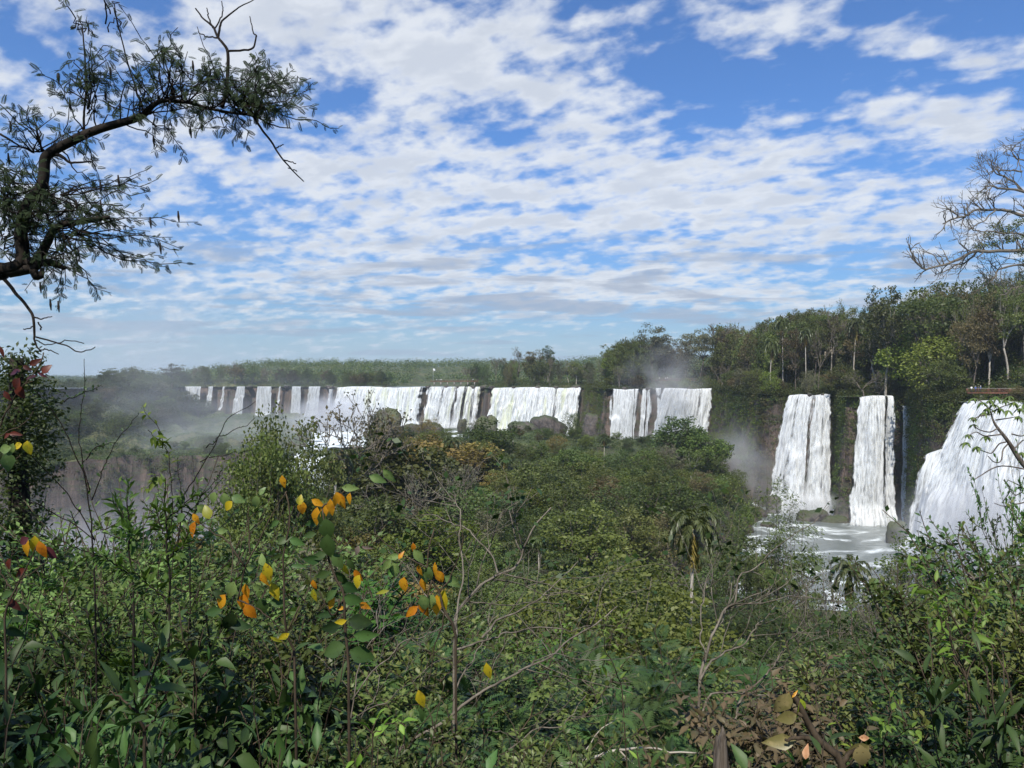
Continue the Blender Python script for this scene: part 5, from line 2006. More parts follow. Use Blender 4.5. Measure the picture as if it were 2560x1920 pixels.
# wine and orange leaves low on the far left
sapling('wine_leaved_sapling', 'low sapling with yellow and wine leaves at the left edge', 3.0,
        [[(8, rootdown(8, 700, 3.0)), (6, 620), (20, 580), (38, 545)], [(12, 590), (2, 575), (-4, 560)], [(20, 580), (34, 572), (48, 560)]],
        [('yellowgreen', 'yellow_leaf', [(34, 545, 18, -5, 'o'), (40, 548, 21, 15, 'r')]), ('orange', 'orange_leaf', [(26, 549, 17, -15, 'o'), (42, 550, 18, 20, 'o')]),
         ('purple', 'wine_leaf', [(49, 553, 15, 45, 'r'), (23, 541, 12, -60, 'r')]), ('red', 'red_leaf', [(20, 573, 16, -60, 'o'), (8, 565, 13, -20, 'o'), (14, 605, 16, 40, 'o')]),
         ('g_dark', 'dark_leaf', [(5, 595, 16, -70, 'o'), (20, 610, 16, 60, 'r'), (3, 625, 20, -60, 'o'), (14, 632, 20, 60, 'o')])], u=30)
# red leaf twig above it
sapling('red_leaved_sapling', 'sapling with dark red leaves against the ivy covered tree', 3.4,
        [[(-30, rootdown(-20, 700, 3.4)), (-25, 600), (-12, 480), (2, 420), (20, 390), (36, 370), (44, 352)], [(2, 420), (14, 400), (24, 385), (40, 378)], [(-6, 440), (8, 432), (22, 425), (34, 412)], [(-12, 480), (10, 465), (20, 455)]],
        [('red', 'red_leaf', [(35, 362, 12, 120, 'o'), (46, 369, 11, 140, 'r'), (27, 368, 9, 60, 'o'), (16, 384, 13, -30, 'r'), (20, 392, 13, 20, 'r'), (7, 396, 11, 30, 'o'), (15, 434, 11, 85, 'o'), (6, 436, 9, -60, 'o'), (2, 352, 12, 20, 'l')]),
         ('purple', 'wine_leaf', [(14, 372, 13, -80, 'o'), (30, 377, 13, -80, 'l'), (42, 375, 10, 60, 'l')]),
         ('yellowgreen', 'yellow_leaf', [(28, 448, 14, 5, 'r'), (17, 446, 10, -70, 'r')]), ('greenround', 'green_leaf', [(4, 449, 14, -80, 'r'), (11, 450, 14, -20, 'o'), (8, 462, 18, 10, 'r')])], u=10)


# ---- tall leafy stems on the left
def wand(name, label, Y, stems, tpl, size, mat, n, bark, r=.004, pair=False, t0=.1, u=None, sag=.1, jitter=.3, cat='shrub', t_bottom=True, out=.8, leafname='foliage'):
    base = P(stems[0][0][0], stems[0][0][1], Y)
    root = local_root(name, base, label, cat, u)
    st, lf = MB(), MB()
    rng = np.random.default_rng(int(abs(stems[0][0][0]) * 7 + n))
    for i, s_ in enumerate(stems):
        p = pix(s_, Y) - base
        p[:, 1] += rng.normal() * .05 * Y * np.linspace(0, 1, len(p)) ** 1.5
        k = max(12, len(s_) * 5)
        path = wob(spline(p, k), .004 * Y, i + 3)
        tube(st, path, np.linspace(r * (1.2 if i == 0 else .8), r * .35, k), 5, rng.random())
        leaves_on(lf, path, tpl, size, rng, t0 if i else max(t0, .3), n, pair, out, sag=sag, jitter=jitter)
    st.build('stems', M[bark], root, True)
    lf.build(leafname, M[mat], root, True)
    return root


wand('upright_sapling', 'tall upright sapling with bright green tufts, left of centre', 3.6,
     [[(172, rootdown(172, 700, 3.6)), (170, 620), (169, 560), (167, 510), (166, 478)], [(169, 600), (150, 580), (135, 560)], [(168, 560), (182, 545), (190, 530)], [(168, 540), (156, 525), (148, 510)], [(167, 520), (178, 508), (184, 498)]],
     LEAF_LONG, .085, 'g_mid', 22, 'darkbark', .006, True, .1, 168, .05)
wand('upright_sapling', 'second upright sapling with bright green tufts, to its left', 3.8,
     [[(140, rootdown(140, 700, 3.8)), (134, 620), (130, 560), (127, 510), (125, 480)], [(131, 575), (115, 560), (104, 548)], [(129, 545), (142, 530), (150, 516)], [(128, 525), (118, 512), (112, 500)]],
     LEAF_LONG, .085, 'g_mid', 22, 'darkbark', .006, True, .1, 128, .05)
wand('vine', 'bright lime vine climbing a thin stem above the left shrubs', 4.2,
     [[(168, 560), (172, 500), (166, 470), (160, 450), (148, 430), (132, 415), (121, 407)], [(166, 470), (160, 478), (154, 486)], [(148, 430), (154, 440), (158, 446)]],
     LEAF_OVAL, .06, 'g_lime', 22, 'darkbark', .003, False, .25, 140, .2, cat='vine')
wand('thorny_stem', 'dark bare wand with tiny buds pointing at the thin falls', 4.0,
     [[(176, 560), (182, 500), (190, 480), (206, 450), (218, 420), (240, 403)], [(206, 448), (224, 436), (256, 419)], [(200, 462), (215, 456), (240, 452), (262, 448)]],
     LEAF_SMALL, .014, 'g_dark', 26, 'darkbark', .0042, False, .2, 215, 0, cat='shrub', leafname='buds')
wand('slender_shrub', 'slender dark shrub with budded stems crossing the left terrace', 4.2,
     [[(100, rootdown(100, 700, 4.2)), (96, 560), (92, 500), (86, 460), (76, 430), (64, 402), (55, 390)], [(90, 490), (82, 455), (80, 420), (81, 392), (82, 360)], [(92, 500), (102, 470), (108, 448), (120, 430), (128, 415)],
      [(95, 540), (78, 500), (62, 470), (50, 440), (48, 420)], [(95, 540), (68, 515), (44, 495), (24, 470)], [(97, 556), (74, 545), (50, 530), (32, 505)], [(86, 460), (94, 448), (104, 445), (115, 442)], [(64, 402), (70, 396), (77, 384)]],
     LEAF_SMALL, .032, 'g_dark', 24, 'darkbark', .0045, False, .15, 80, .0, jitter=.4)
wand('slender_shrub', 'slender dark shrub with budded stems in front of the canyon', 4.6,
     [[(196, rootdown(196, 700, 4.6)), (190, 560), (182, 520), (176, 480), (170, 460)], [(186, 530), (204, 500), (222, 480), (236, 468)], [(188, 545), (172, 520), (160, 500), (154, 480)], [(182, 520), (196, 505), (206, 498), (226, 478)]],
     LEAF_SMALL, .034, 'g_dark', 26, 'darkbark', .0045, False, .2, 190, 0, jitter=.4)

# lime shoots on the right
wand('lime_green_shrub', 'tall bright lime shoots near the right edge', 3.2,
     [[(985, rootdown(985, 700, 3.2)), (972, 690), (962, 650), (958, 610), (952, 580), (946, 566)], [(962, 650), (975, 620), (984, 600), (990, 580)], [(965, 670), (948, 640), (938, 620), (932, 590)], [(960, 630), (942, 600), (924, 584), (916, 566)], [(966, 680), (984, 655), (1000, 640), (1010, 620)]],
     LEAF_LONG, .085, 'g_lime', 11, 'redbark', .004, True, .15, 960, .25, jitter=.35)
wand('lime_green_shrub', 'lime shoots among pale branches, bottom centre right', 3.4,
     [[(640, rootdown(640, 700, 3.4)), (622, 690), (606, 650), (600, 625), (596, 602)], [(606, 650), (616, 630), (626, 612)], [(610, 660), (600, 672), (590, 690)]],
     LEAF_LONG, .06, 'g_lime', 8, 'redbark', .003, True, .2, 610, .2)
wand('lime_green_shrub', 'lime leaved sprig at the bottom left of centre', 2.6,
     [[(360, rootdown(360, 760, 2.6)), (372, 735), (378, 718)], [(372, 735), (392, 722), (405, 716)], [(370, 745), (352, 760), (346, 768)]],
     LEAF_OVAL, .07, 'g_lime', 6, 'redbark', .003, False, .2, 375, .2)
wand('lime_green_shrub', 'lime leaved sprig low on the right', 3.0,
     [[(880, rootdown(880, 760, 3.0)), (886, 745), (892, 715), (890, 690)], [(886, 740), (906, 722), (920, 708)], [(888, 730), (872, 712), (862, 700)]],
     LEAF_OVAL, .055, 'g_lime', 9, 'redbark', .003, False, .2, 890, .2)
# broad grey green leaves, bottom left
wand('broad_leaved_shrub', 'shrub with big grey green blades at the bottom left', 1.9,
     [[(150, rootdown(150, 768, 1.9)), (146, 740), (141, 705), (140, 688)], [(141, 705), (150, 690), (160, 660), (166, 640)], [(143, 720), (125, 700), (112, 690)], [(144, 730), (160, 715), (176, 700)]],
     LEAF_LONG, .115, 'g_dark', 8, 'redbark', .005, False, .35, 145, .15, jitter=.5)
sapling('round_leaved_sprig', 'sprig with one bright lemon round leaf and papery dry leaves', 2.4,
        [[(850, rootdown(850, 768, 2.4)), (842, 764), (818, 740), (806, 717), (797, 700), (793, 694)], [(806, 717), (794, 712), (786, 705)], [(818, 740), (800, 738), (784, 740)], [(842, 764), (852, 752), (862, 746)]],
        [('lemon', 'lemon_leaf', [(801, 710, 21, 3, 'r')]), ('drybrown', 'dry_leaf', [(783, 704, 24, -30, 'r'), (787, 718, 19, -70, 'r'), (780, 742, 30, -85, 'o'), (858, 752, 24, -60, 'r'), (862, 757, 24, 10, 'r')]),
         ('peach', 'peach_leaf', [(806, 752, 14, 175, 'o'), (865, 738, 12, 85, 'o')]), ('orange', 'orange_bud', [(795, 694, 9, 140, 'l'), (791, 697, 8, 200, 'l')])], r=.012, u=800)


# ---- pale bare branches reaching up to the right
def branchset(name, label, Y, lines, rads, bark, twigs=5, u=None, tl=.13, leaf=None, dY=.5):
    base = P(lines[0][0][0], lines[0][0][1], Y)
    root = local_root(name, base, label, 'branch', u)
    rng = np.random.default_rng(int(lines[0][0][0] * 3 + len(lines)))
    st, tips = MB(), []
    for ln, r in zip(lines, rads):
        k = len(ln) * 5
        path = wob(spline(pix(ln, Y, dY) - base, k), .007 * Y, int(ln[0][0]))
        r0 = r / F * Y * .62
        tube(st, path, np.linspace(r0, r0 * .35, k), 6, .5)
        for j in range(twigs):
            i = int(rng.integers(k // 4, k - 1))
            d = unit(path[min(i + 1, k - 1)] - path[i - 1])
            side = unit(np.array([d[2], rng.normal() * .3, -d[0]]) * rng.choice([-1, 1]) + d * 1.1)
            grow(st, path[i], side, tl * Y * .4 * (.5 + rng.random()), r0 * .45, 2, rng, tips, .35, (1, 2), .12, .7, 4, .6, 4, .0011 * Y / 3)
    st.build('branches', M[bark], root, True)
    if leaf:
        t = np.array([q for q, _ in tips])
        lf = MB()
        leaf_cloud(lf, t, .12, leaf[1], leaf[2], rng, .8)
        lf.build('foliage', M[leaf[0]], root)
    return root


branchset('fallen_tree', 'long pale bare limbs slanting up to the right across bottom centre', 4.0,
          [[(380, 790), (407, 746), (458, 711), (490, 689), (518, 671), (553, 654), (583, 628), (617, 606)],
           [(390, 790), (405, 756), (442, 737), (478, 729), (504, 732), (520, 742)], [(480, 775), (490, 766), (528, 735), (567, 723), (587, 695)],
           [(518, 671), (538, 660), (560, 655), (600, 661), (640, 655)]], [3.0, 1.8, 1.9, 1.2], 'twig', 5, 480)
branchset('leaning_tree', 'thin dark limbed tree forking up behind the sage and orange sapling', 4.6,
          [[(452, 860), (453, 720), (455, 657), (456, 616), (474, 592), (498, 574), (520, 563), (530, 537), (549, 509)], [(482, 638), (498, 618), (530, 604), (553, 588), (577, 559)],
           [(455, 650), (488, 640), (510, 633), (549, 628), (577, 630), (593, 624)], [(498, 574), (488, 551), (470, 531), (452, 522), (420, 515)], [(455, 630), (462, 575), (461, 535), (460, 505), (450, 493)],
           [(453, 700), (470, 660), (486, 636), (500, 612)]], [3.4, 2.0, 1.8, 1.6, 1.8, 1.5], 'twig', 8, 500, leaf=('g_dark', 260, .05))
branchset('leaning_tree', 'pale forked tree leaning right in front of the white rapids', 5.0,
          [[(690, 860), (700, 680), (706, 653), (719, 624), (733, 598), (745, 574), (765, 563)], [(700, 680), (718, 656), (739, 646), (759, 628), (773, 608)], [(735, 720), (745, 693), (769, 673), (787, 644), (795, 634)],
           [(700, 720), (714, 694), (745, 694), (779, 695), (818, 699), (842, 703)], [(706, 653), (702, 630), (704, 600), (708, 580)]], [3.0, 2.0, 2.2, 1.8, 1.4], 'twig', 7, 730, leaf=('g_dark', 220, .055))
branchset('fallen_tree', 'thick pale limb lying at the bottom right of centre', 3.4, [[(540, 780), (565, 766), (601, 756), (640, 748), (700, 750)]], [4.0], 'pale', 3, 590)
branchset('dead_shrub', 'tangle of thin white dead twigs low in the centre', 3.8,
          [[(345, 830), (352, 700), (372, 640), (390, 625), (420, 610)], [(352, 700), (392, 650), (430, 632), (470, 615), (520, 590)], [(352, 720), (400, 690), (440, 660), (480, 655)], [(372, 640), (378, 610), (388, 590)], [(360, 720), (375, 690), (379, 660), (390, 640)]],
          [1.4, 1.2, 1.0, .9, 1.0], 'twig', 6, 400, tl=.10)

# ---- ivy covered tree at the left edge
rng = np.random.default_rng(77)
YI = 12.0
base = np.array([(18 - 512) / F * YI, YI, float(terrain((18 - 512) / F * YI, YI))])
root = local_root('ivy_covered_tree', base, 'dense ivy covered trunk standing at the left edge', 'tree', 18)
b = MB()
h_ = (HV - 360) / F * YI - base[2]
tube(b, wob(spline([(0, 0, -.3), (.1, 0, h_ * .5), (-.05, 0, h_)], 10), .1, 3), np.linspace(.28, .1, 10), 8)
b.build('trunk', M['darkbark'], root, True)
b = MB()
cs, sp = [], []
for i in range(110):
    t = rng.random()
    zz = h_ * (.25 + .75 * t)
    w = .55 + .22 * math.sin(t * 9 + 1) + .15 * math.sin(t * 23)
    w *= .72 * (1 - .35 * max(t - .85, 0) / .15)
    a = rng.random() * 6.28
    cs.append((math.cos(a) * w * rng.random() ** .4 * .9, math.sin(a) * w * .9, zz))
leaf_cloud(b, np.array(cs), .33, 15000, .075, rng, 1.1, LEAF_SMALL, .2, .35)
b.build('ivy', M['deep'], root)

FEATHER2 = feather_tpl(12, .38, .06, .25, 55)
# ---- the overhanging feathery branch, top left
rng = np.random.default_rng(91)
YB = 6.5
root = local_root('overhanging_tree', P(-330, 560, YB + .6), 'tree leaning in from the left, its crooked dark limb arching over the sky', 'tree', 60)
base = P(-330, 560, YB + .6)
gz = float(terrain(base[0], base[1]))
limb = MB()
px_ = lambda l, k=None, dy=0.0: wob(spline(pix(l, YB) - base, k or len(l) * 5), .012, int(abs(l[0][0]) + l[0][1])) + [0, dy, 0]
tube(limb, np.vstack([spline([(0, 0, gz - base[2] - .3), (.05, -.2, -.6), tuple(P(-170, 300, YB) - base), tuple(P(-40, 274, YB) - base), tuple(P(4, 271, YB) - base)], 18)]), np.linspace(.2, .078, 18), 9)
main = [(2, 271), (22, 262), (21, 233), (27, 206), (42, 184), (45, 160), (53, 151), (80, 137), (98, 129), (133, 119), (144, 115), (153, 106), (164, 100), (188, 102), (213, 109), (242, 114), (256, 116)]
mr = np.interp(np.linspace(0, 1, 85), [0, .12, .3, .5, .62, .75, 1], [7, 6, 5, 4.2, 3.3, 2.0, .9]) / F * YB
tube(limb, px_(main, 85), mr, 8)
SUB = [([(8, 272), (34, 266), (45, 246), (58, 226), (84, 220), (110, 218)], 6), ([(30, 262), (36, 276), (41, 276), (42, 268)], 5), ([(20, 262), (48, 262), (66, 268)], 6), ([(50, 154), (60, 155), (71, 163), (92, 161)], 2.2),
       ([(84, 130), (85, 108), (86, 78), (82, 29), (78, 16)], 1.3), ([(144, 113), (137, 92), (131, 73), (122, 42), (113, 8)], 1.2), ([(160, 101), (174, 95), (169, 78), (162, 50)], 1.3), ([(173, 95), (172, 86), (173, 80)], 2.0),
       ([(222, 108), (227, 90), (227, 51), (218, 38), (213, 28), (204, 20), (195, 8)], 2.0), ([(218, 38), (222, 22), (235, 10), (254, 0)], 1.3), ([(213, 28), (208, 16), (207, 8)], .9), ([(227, 51), (251, 49), (256, 36), (253, 33), (250, 16)], 1.2), ([(218, 38), (206, 36), (198, 32)], .9), ([(214, 30), (222, 14), (222, 2)], .8),
       ([(244, 106), (255, 120), (273, 144), (286, 164), (304, 181)], 1.5), ([(250, 114), (272, 124), (281, 128), (292, 128)], .9), ([(276, 148), (281, 146), (283, 144)], .7), ([(284, 160), (292, 162), (296, 164)], .7), ([(288, 168), (294, 170), (297, 171)], .6),
       ([(2, 277), (17, 295), (33, 317), (35, 339), (40, 352)], 2.0), ([(33, 317), (42, 319), (52, 316)], .9), ([(36, 337), (60, 343), (80, 352), (95, 347)], .9), ([(34, 326), (26, 329), (24, 329)], .7), ([(38, 322), (41, 328), (41, 330)], .8), ([(40, 350), (50, 350), (58, 354)], .7), ([(36, 340), (46, 345), (60, 342)], .7), ([(60, 343), (68, 340), (84, 343)], .6),
       ([(0, 134), (20, 146), (34, 153)], 1.2), ([(-20, 155), (4, 168), (20, 172)], 1.2)]
for l, r in SUB:
    tube(limb, px_(l), np.linspace(r, max(r * .35, .45), len(l) * 5) / F * YB, 5)
twg, lf = MB(), MB()
# (start, tip, number of leaves)
TW = []
mp = np.array(main, float)
for i in range(64):          # along the arch, upper and lower sides
    k = rng.integers(5, len(mp) - 1)
    s0 = mp[k] + (mp[min(k + 1, len(mp) - 1)] - mp[k]) * rng.random()
    up_ = rng.random() < .66
    L_ = (18 + 34 * rng.random()) * (1 if up_ else .7)
    if s0[0] > 165 and up_:
        L_ *= 1.15
    TW.append((s0, s0 + np.array([rng.normal() * 16 + 4, -L_ if up_ else L_]), 10))
for i in range(34):          # crown of the arch at its right end
    s0 = mp[rng.integers(12, len(mp))]
    e = np.array([215 + 95 * rng.random(), 66 + 50 * rng.random()])
    TW.append((s0, e, 12))
for e in [(310, 100), (326, 105), (328, 122), (322, 92), (300, 82), (285, 72), (268, 66), (290, 118), (262, 122), (240, 58), (272, 55), (300, 70), (232, 116), (312, 112)]:
    TW.append((np.array([235 + rng.random() * 15, 105.]), np.array(e, float), 13))
for e in [(78, 14), (70, 18), (84, 22), (90, 26), (113, 4), (108, 14), (118, 16), (160, 46), (152, 50), (168, 52), (184, 66), (190, 70), (178, 64), (112, 22)]:
    TW.append((np.array(e, float) + [rng.normal() * 3, 10], np.array(e, float), 5))
for e in [(58, 70), (52, 92), (62, 92), (70, 80), (76, 60), (100, 62), (110, 64), (120, 66), (132, 62), (138, 72), (118, 90), (100, 82), (92, 70), (66, 104), (55, 80), (128, 95), (108, 98)]:
    TW.append((np.array([86 + rng.normal() * 3, 85 + rng.random() * 30]), np.array(e, float), 9))
for e in [(4, 100), (10, 118), (16, 108), (28, 115), (45, 115), (52, 118), (24, 128), (8, 150), (36, 125), (60, 112), (14, 140)]:
    TW.append((np.array([40 + rng.normal() * 4, 152.]), np.array(e, float), 9))
for i in range(62):         # the lower mass
    s0 = np.array([12 + 50 * rng.random(), 190 + 78 * rng.random()])
    a = rng.random()
    e = s0 + np.array([rng.normal() * 26 + 18, rng.normal() * 20 - 4])
    TW.append((s0, e, 9))
for e in [(125, 158), (128, 165), (118, 172), (100, 178), (132, 190), (130, 204), (178, 208), (168, 204), (150, 214), (158, 230), (160, 240), (164, 252), (162, 268), (140, 250), (130, 262), (100, 288), (92, 278), (72, 290), (60, 285), (50, 296), (110, 240), (120, 228), (96, 200), (110, 195), (142, 222), (148, 236), (80, 270), (20, 290), (8, 300), (58, 298)]:
    TW.append((np.array([55 + rng.random() * 20, 222 + rng.random() * 20]) if e[1] > 190 else np.array([60., 195.]), np.array(e, float), 11))
for i in range(40):
    TW.append((np.array([4., 160 + 90 * rng.random()]), np.array([-10 + 60 * rng.random(), 165 + 100 * rng.random()]), 9))
for (a_, e, n_) in TW:
    m_ = (a_ + e) / 2 + rng.normal(size=2) * 7 - [0, 4]
    dy = rng.normal() * .35
    p = pix([a_, m_, e], YB) - base
    p[:, 1] += np.array([0, .5, 1]) * dy
    path = wob(spline(p, 9), .07, int(rng.integers(0, 999)))
    tube(twg, path, np.linspace(.75, .3, 9) / F * YB, 4, rng.random())
    leaves_on(lf, path, FEATHER2, .098, rng, .35, int(n_ * 1.35), False, 1.0, sag=.3, jitter=.45, petiole=.05, ups=np.array([0, -.9, .5]))
for i in range(34):
    t_ = TW[rng.integers(0, len(TW))]
    c = P(t_[1][0], t_[1][1] + 3, YB) - base
    pod = MB()
    tube(pod, [c, c + [.004, 0, -.05], c + [0.01, 0, -.10]], [.006, .011, .004], 5)
    pod.build('seed_pod', M['darkbark'], root, True)
limb.build('limb', M['darkbark'], root, True)
twg.build('twigs', M['darkbark'], root, True)
lf.build('foliage', M['silhouette'], root)

# ---- bare tree reaching in from the right, above the forest
rng = np.random.default_rng(15)
YR = 128.0
base = P(1085, 420, YR)
base[2] = float(terrain(base[0], YR))
root = local_root('bare_tree', base, 'tall tree at the right edge stretching bare grey branches into the sky', 'tree', 1000)
tr = MB()
tips = []
tube(tr, spline([(0, 0, -1), tuple(P(1078, 330, YR) - base), tuple(P(1075, 250, YR) - base), tuple(P(1070, 170, YR) - base), tuple(P(1060, 120, YR) - base)], 20), np.linspace(.75, .22, 20), 8)
BR = [([(1072, 215), (1046, 200), (1024, 192), (996, 187), (986, 187)], 2.3), ([(1074, 235), (1044, 222), (1024, 215), (1010, 212), (991, 210), (974, 211), (958, 218), (942, 224)], 2.6),
      ([(1076, 280), (1050, 258), (1024, 251), (991, 252), (976, 252), (958, 259), (944, 263), (924, 269), (916, 262)], 2.8), ([(976, 252), (966, 262), (950, 268), (934, 276)], 1.4),
      ([(1076, 295), (1050, 275), (1024, 266), (1002, 268), (994, 278), (986, 285)], 2.0), ([(996, 210), (982, 222), (972, 228)], 1.0), ([(1072, 180), (1050, 165), (1030, 160), (1018, 160)], 2.0), ([(1070, 165), (1046, 145), (1022, 138)], 1.6),
      ([(1024, 235), (1010, 233), (990, 232), (974, 230), (966, 220)], 1.3), ([(1024, 192), (1008, 178), (996, 172), (990, 160)], 1.4), ([(1022, 172), (1004, 170), (992, 172), (986, 176)], 1.1), ([(1076, 300), (1050, 290), (1020, 288), (1000, 296)], 1.6)]
for l, r in BR:
    k = len(l) * 5
    path = wob(spline(pix(l, YR, rng.normal() * 2) - base, k), .5, int(l[0][1]))
    r0 = r / F * YR * .8
    tube(tr, path, np.linspace(r0, r0 * .35, k), 6)
    for j in range(int(len(l) * 3.2)):
        i = int(rng.integers(k // 5, k))
        i = min(i, k - 2)
        d = unit(path[i + 1] - path[i - 1])
        sd2 = unit(np.array([d[0] * .6, rng.normal() * .5, .8 if rng.random() < .72 else -.6]))
        grow(tr, path[i], sd2, 1.2 + 1.2 * rng.random(), r0 * .3, 2, rng, tips, .5, (2, 3), .1, .72, 3, .8, 4, .035)
tr.build('branches', M['twig'], root, True)
cl = MB()
cs = [P(u_, v_, YR) - base for u_, v_ in [(996, 226), (1002, 232), (988, 236), (1008, 240), (1012, 228), (980, 246), (1020, 222), (1024, 236), (1022, 252), (1030, 262), (1026, 282), (1034, 240), (1018, 298), (1010, 238), (994, 244)]]
leaf_cloud(cl, np.array(cs), 1.25, 2400, .3, rng, .6)
t_ = np.array([q for q, _ in tips])
leaf_cloud(cl, t_[rng.integers(0, len(t_), 260)], .25, 420, .2, rng, .8)
cl.build('crown', M['olive'], root)

# ---- branch with drooping lobed leaves in front of the nearest waterfall
rng = np.random.default_rng(18)
YP = 26.0
base = P(1090, 640, YP)
base[2] = float(terrain(base[0], YP))
root = local_root('drooping_leaved_tree', base, 'tree whose curling twigs and drooping leaf rosettes hang before the nearest waterfall', 'tree', 1005)
st, lf = MB(), MB()
tube(st, spline([(0, 0, -.5), tuple(P(1075, 540, YP) - base), tuple(P(1050, 490, YP) - base), tuple(P(1024, 465, YP) - base), tuple(P(1008, 441, YP) - base), tuple(P(995, 424, YP) - base), tuple(P(990, 410, YP) - base)], 30), np.linspace(.16, .018, 30), 7)
CUR = [[(1003, 434), (985, 436), (976, 432), (968, 436)], [(998, 428), (990, 432), (980, 430), (974, 426)], [(1006, 442), (999, 444), (992, 453), (986, 452), (977, 449)], [(1008, 444), (1003, 450), (1001, 461), (994, 462), (988, 456)],
       [(1012, 434), (1022, 436), (1030, 432)], [(1015, 448), (1024, 440), (1032, 444)], [(992, 414), (980, 416), (972, 420)], [(990, 410), (982, 402), (974, 398)], [(992, 412), (1004, 406), (1014, 404)], [(996, 420), (1010, 418), (1020, 416)],
       [(1030, 470), (1000, 466), (980, 476), (974, 480)], [(1035, 500), (1012, 505), (1003, 506), (994, 503)], [(1004, 480), (1010, 490), (1002, 503)], [(1040, 500), (1020, 486), (1008, 480)]]
for c in CUR:
    path = spline(pix(c, YP, rng.normal() * .8) - base, 14)
    tube(st, path, np.linspace(.028, .014, 14), 5)
ROS = [(968, 434), (974, 424), (977, 446), (986, 436), (973, 417), (974, 398), (982, 402), (990, 400), (996, 396), (1005, 400), (1014, 402), (1020, 408), (1030, 430), (1032, 444), (1018, 416), (1008, 410), (984, 412), (1000, 408), (1024, 404), (994, 404), (988, 408), (1010, 396), (1022, 452), (966, 442)]
for (u_, v_) in ROS:
    c = P(u_, v_, YP) - base
    m = 7
    a = np.linspace(0, 2 * np.pi, m, endpoint=False) + rng.random()
    d = np.stack([np.cos(a), np.sin(a), -.35 - .5 * rng.random(m)], 1)
    fr = frames(d, np.tile([0, 0, 1.0], (m, 1)))
    s = .30 * (.7 + .6 * rng.random(m))
    lf.inst(LEAF_LONG, fr * s[:, None, None], np.tile(c, (m, 1)), .3 + .5 * rng.random(m))
st.build('branches', M['bark'], root, True)
lf.build('foliage', M['g_olive'], root, True)

# ---- bushes down the right edge
put_shrub('fine', 1042, 445, 14, 0, 1.1, 'g_mid', 'tall small leaved shrub rising along the right edge')
put_shrub('fine', 1012, 540, 13, 1, .9, 'g_mid', 'small leaved shrub just inside the right edge')
put_shrub('fine', 1050, 500, 11, 2, 1.1, 'g_dark', 'dark small leaved shrub cut by the right edge')
wand('rosette_shrub', 'shrub with pale rosettes of long leaves in front of the spray', 9.0,
     [[(1015, rootdown(1015, 700, 9)), (1002, 650), (990, 605), (978, 580), (966, 570)], [(975, 580), (985, 560), (992, 545)], [(985, 610), (965, 595), (945, 590)], [(992, 640), (1010, 590), (1016, 560)], [(975, 580), (955, 570), (936, 570)]],
     LEAF_LONG, .20, 'g_olive', 14, 'bark', .02, False, .3, 970, .3)

# stump
o = obj_from(rocks[1], 'weathered_stump', None, M['bark'])
c = P(722, 752, 3.0)
o.location = (c[0], c[1], c[2] - .25)
o.scale = (.035, .035, .33)
tag(o, 'lichen pale broken stump at the bottom right of centre', 'stump', None, 722)


# ------------------------------------------------------------------ walkways, flag and people
M['rail'] = plain_mat('rusty_red_steel', (.21, .085, .06), .6, .4)
M['railtop'] = plain_mat('weathered_handrail', (.38, .33, .29), .6, .3)
M['deck'] = plain_mat('walkway_deck', (.20, .09, .06), .8, .2)
M['concrete'] = plain_mat('concrete_pier', (.30, .27, .24), .85, .2)
M['skin'] = plain_mat('skin', (.42, .26, .18), .6, .3, .05)
M['white'] = plain_mat('white_cloth', (.75, .75, .74), .8, .1, .05)
M['blue'] = plain_mat('blue_cloth', (.06, .12, .34), .8, .1, .1)
M['navy'] = plain_mat('navy_cloth', (.03, .04, .10), .8, .1, .1)
M['grey_c'] = plain_mat('grey_cloth', (.25, .25, .26), .8, .1, .1)
M['hair'] = plain_mat('dark_hair', (.03, .022, .018), .6, .3, .1)


def box(b, c, s, tint=.5, R_=None):
    x, y, z = np.array(s) / 2
    v = np.array([(-x, -y, -z), (x, -y, -z), (x, y, -z), (-x, y, -z), (-x, -y, z), (x, -y, z), (x, y, z), (-x, y, z)])
    if R_ is not None:
        v = v @ np.array(R_).T
    b.add(v + np.array(c), [(0, 3, 2, 1), (4, 5, 6, 7), (0, 1, 5, 4), (1, 2, 6, 5), (2, 3, 7, 6), (3, 0, 4, 7)], None, tint)


def beam(b, p, q, w, h):
    p, q = np.array(p, float), np.array(q, float)
    d = q - p
    L = np.linalg.norm(d)
    y = d / L
    x = unit(np.cross(y, [0, 0, 1]))
    z = np.cross(x, y)
    box(b, (p + q) / 2, (w, L, h), R_=np.stack([x, y, z], 1))


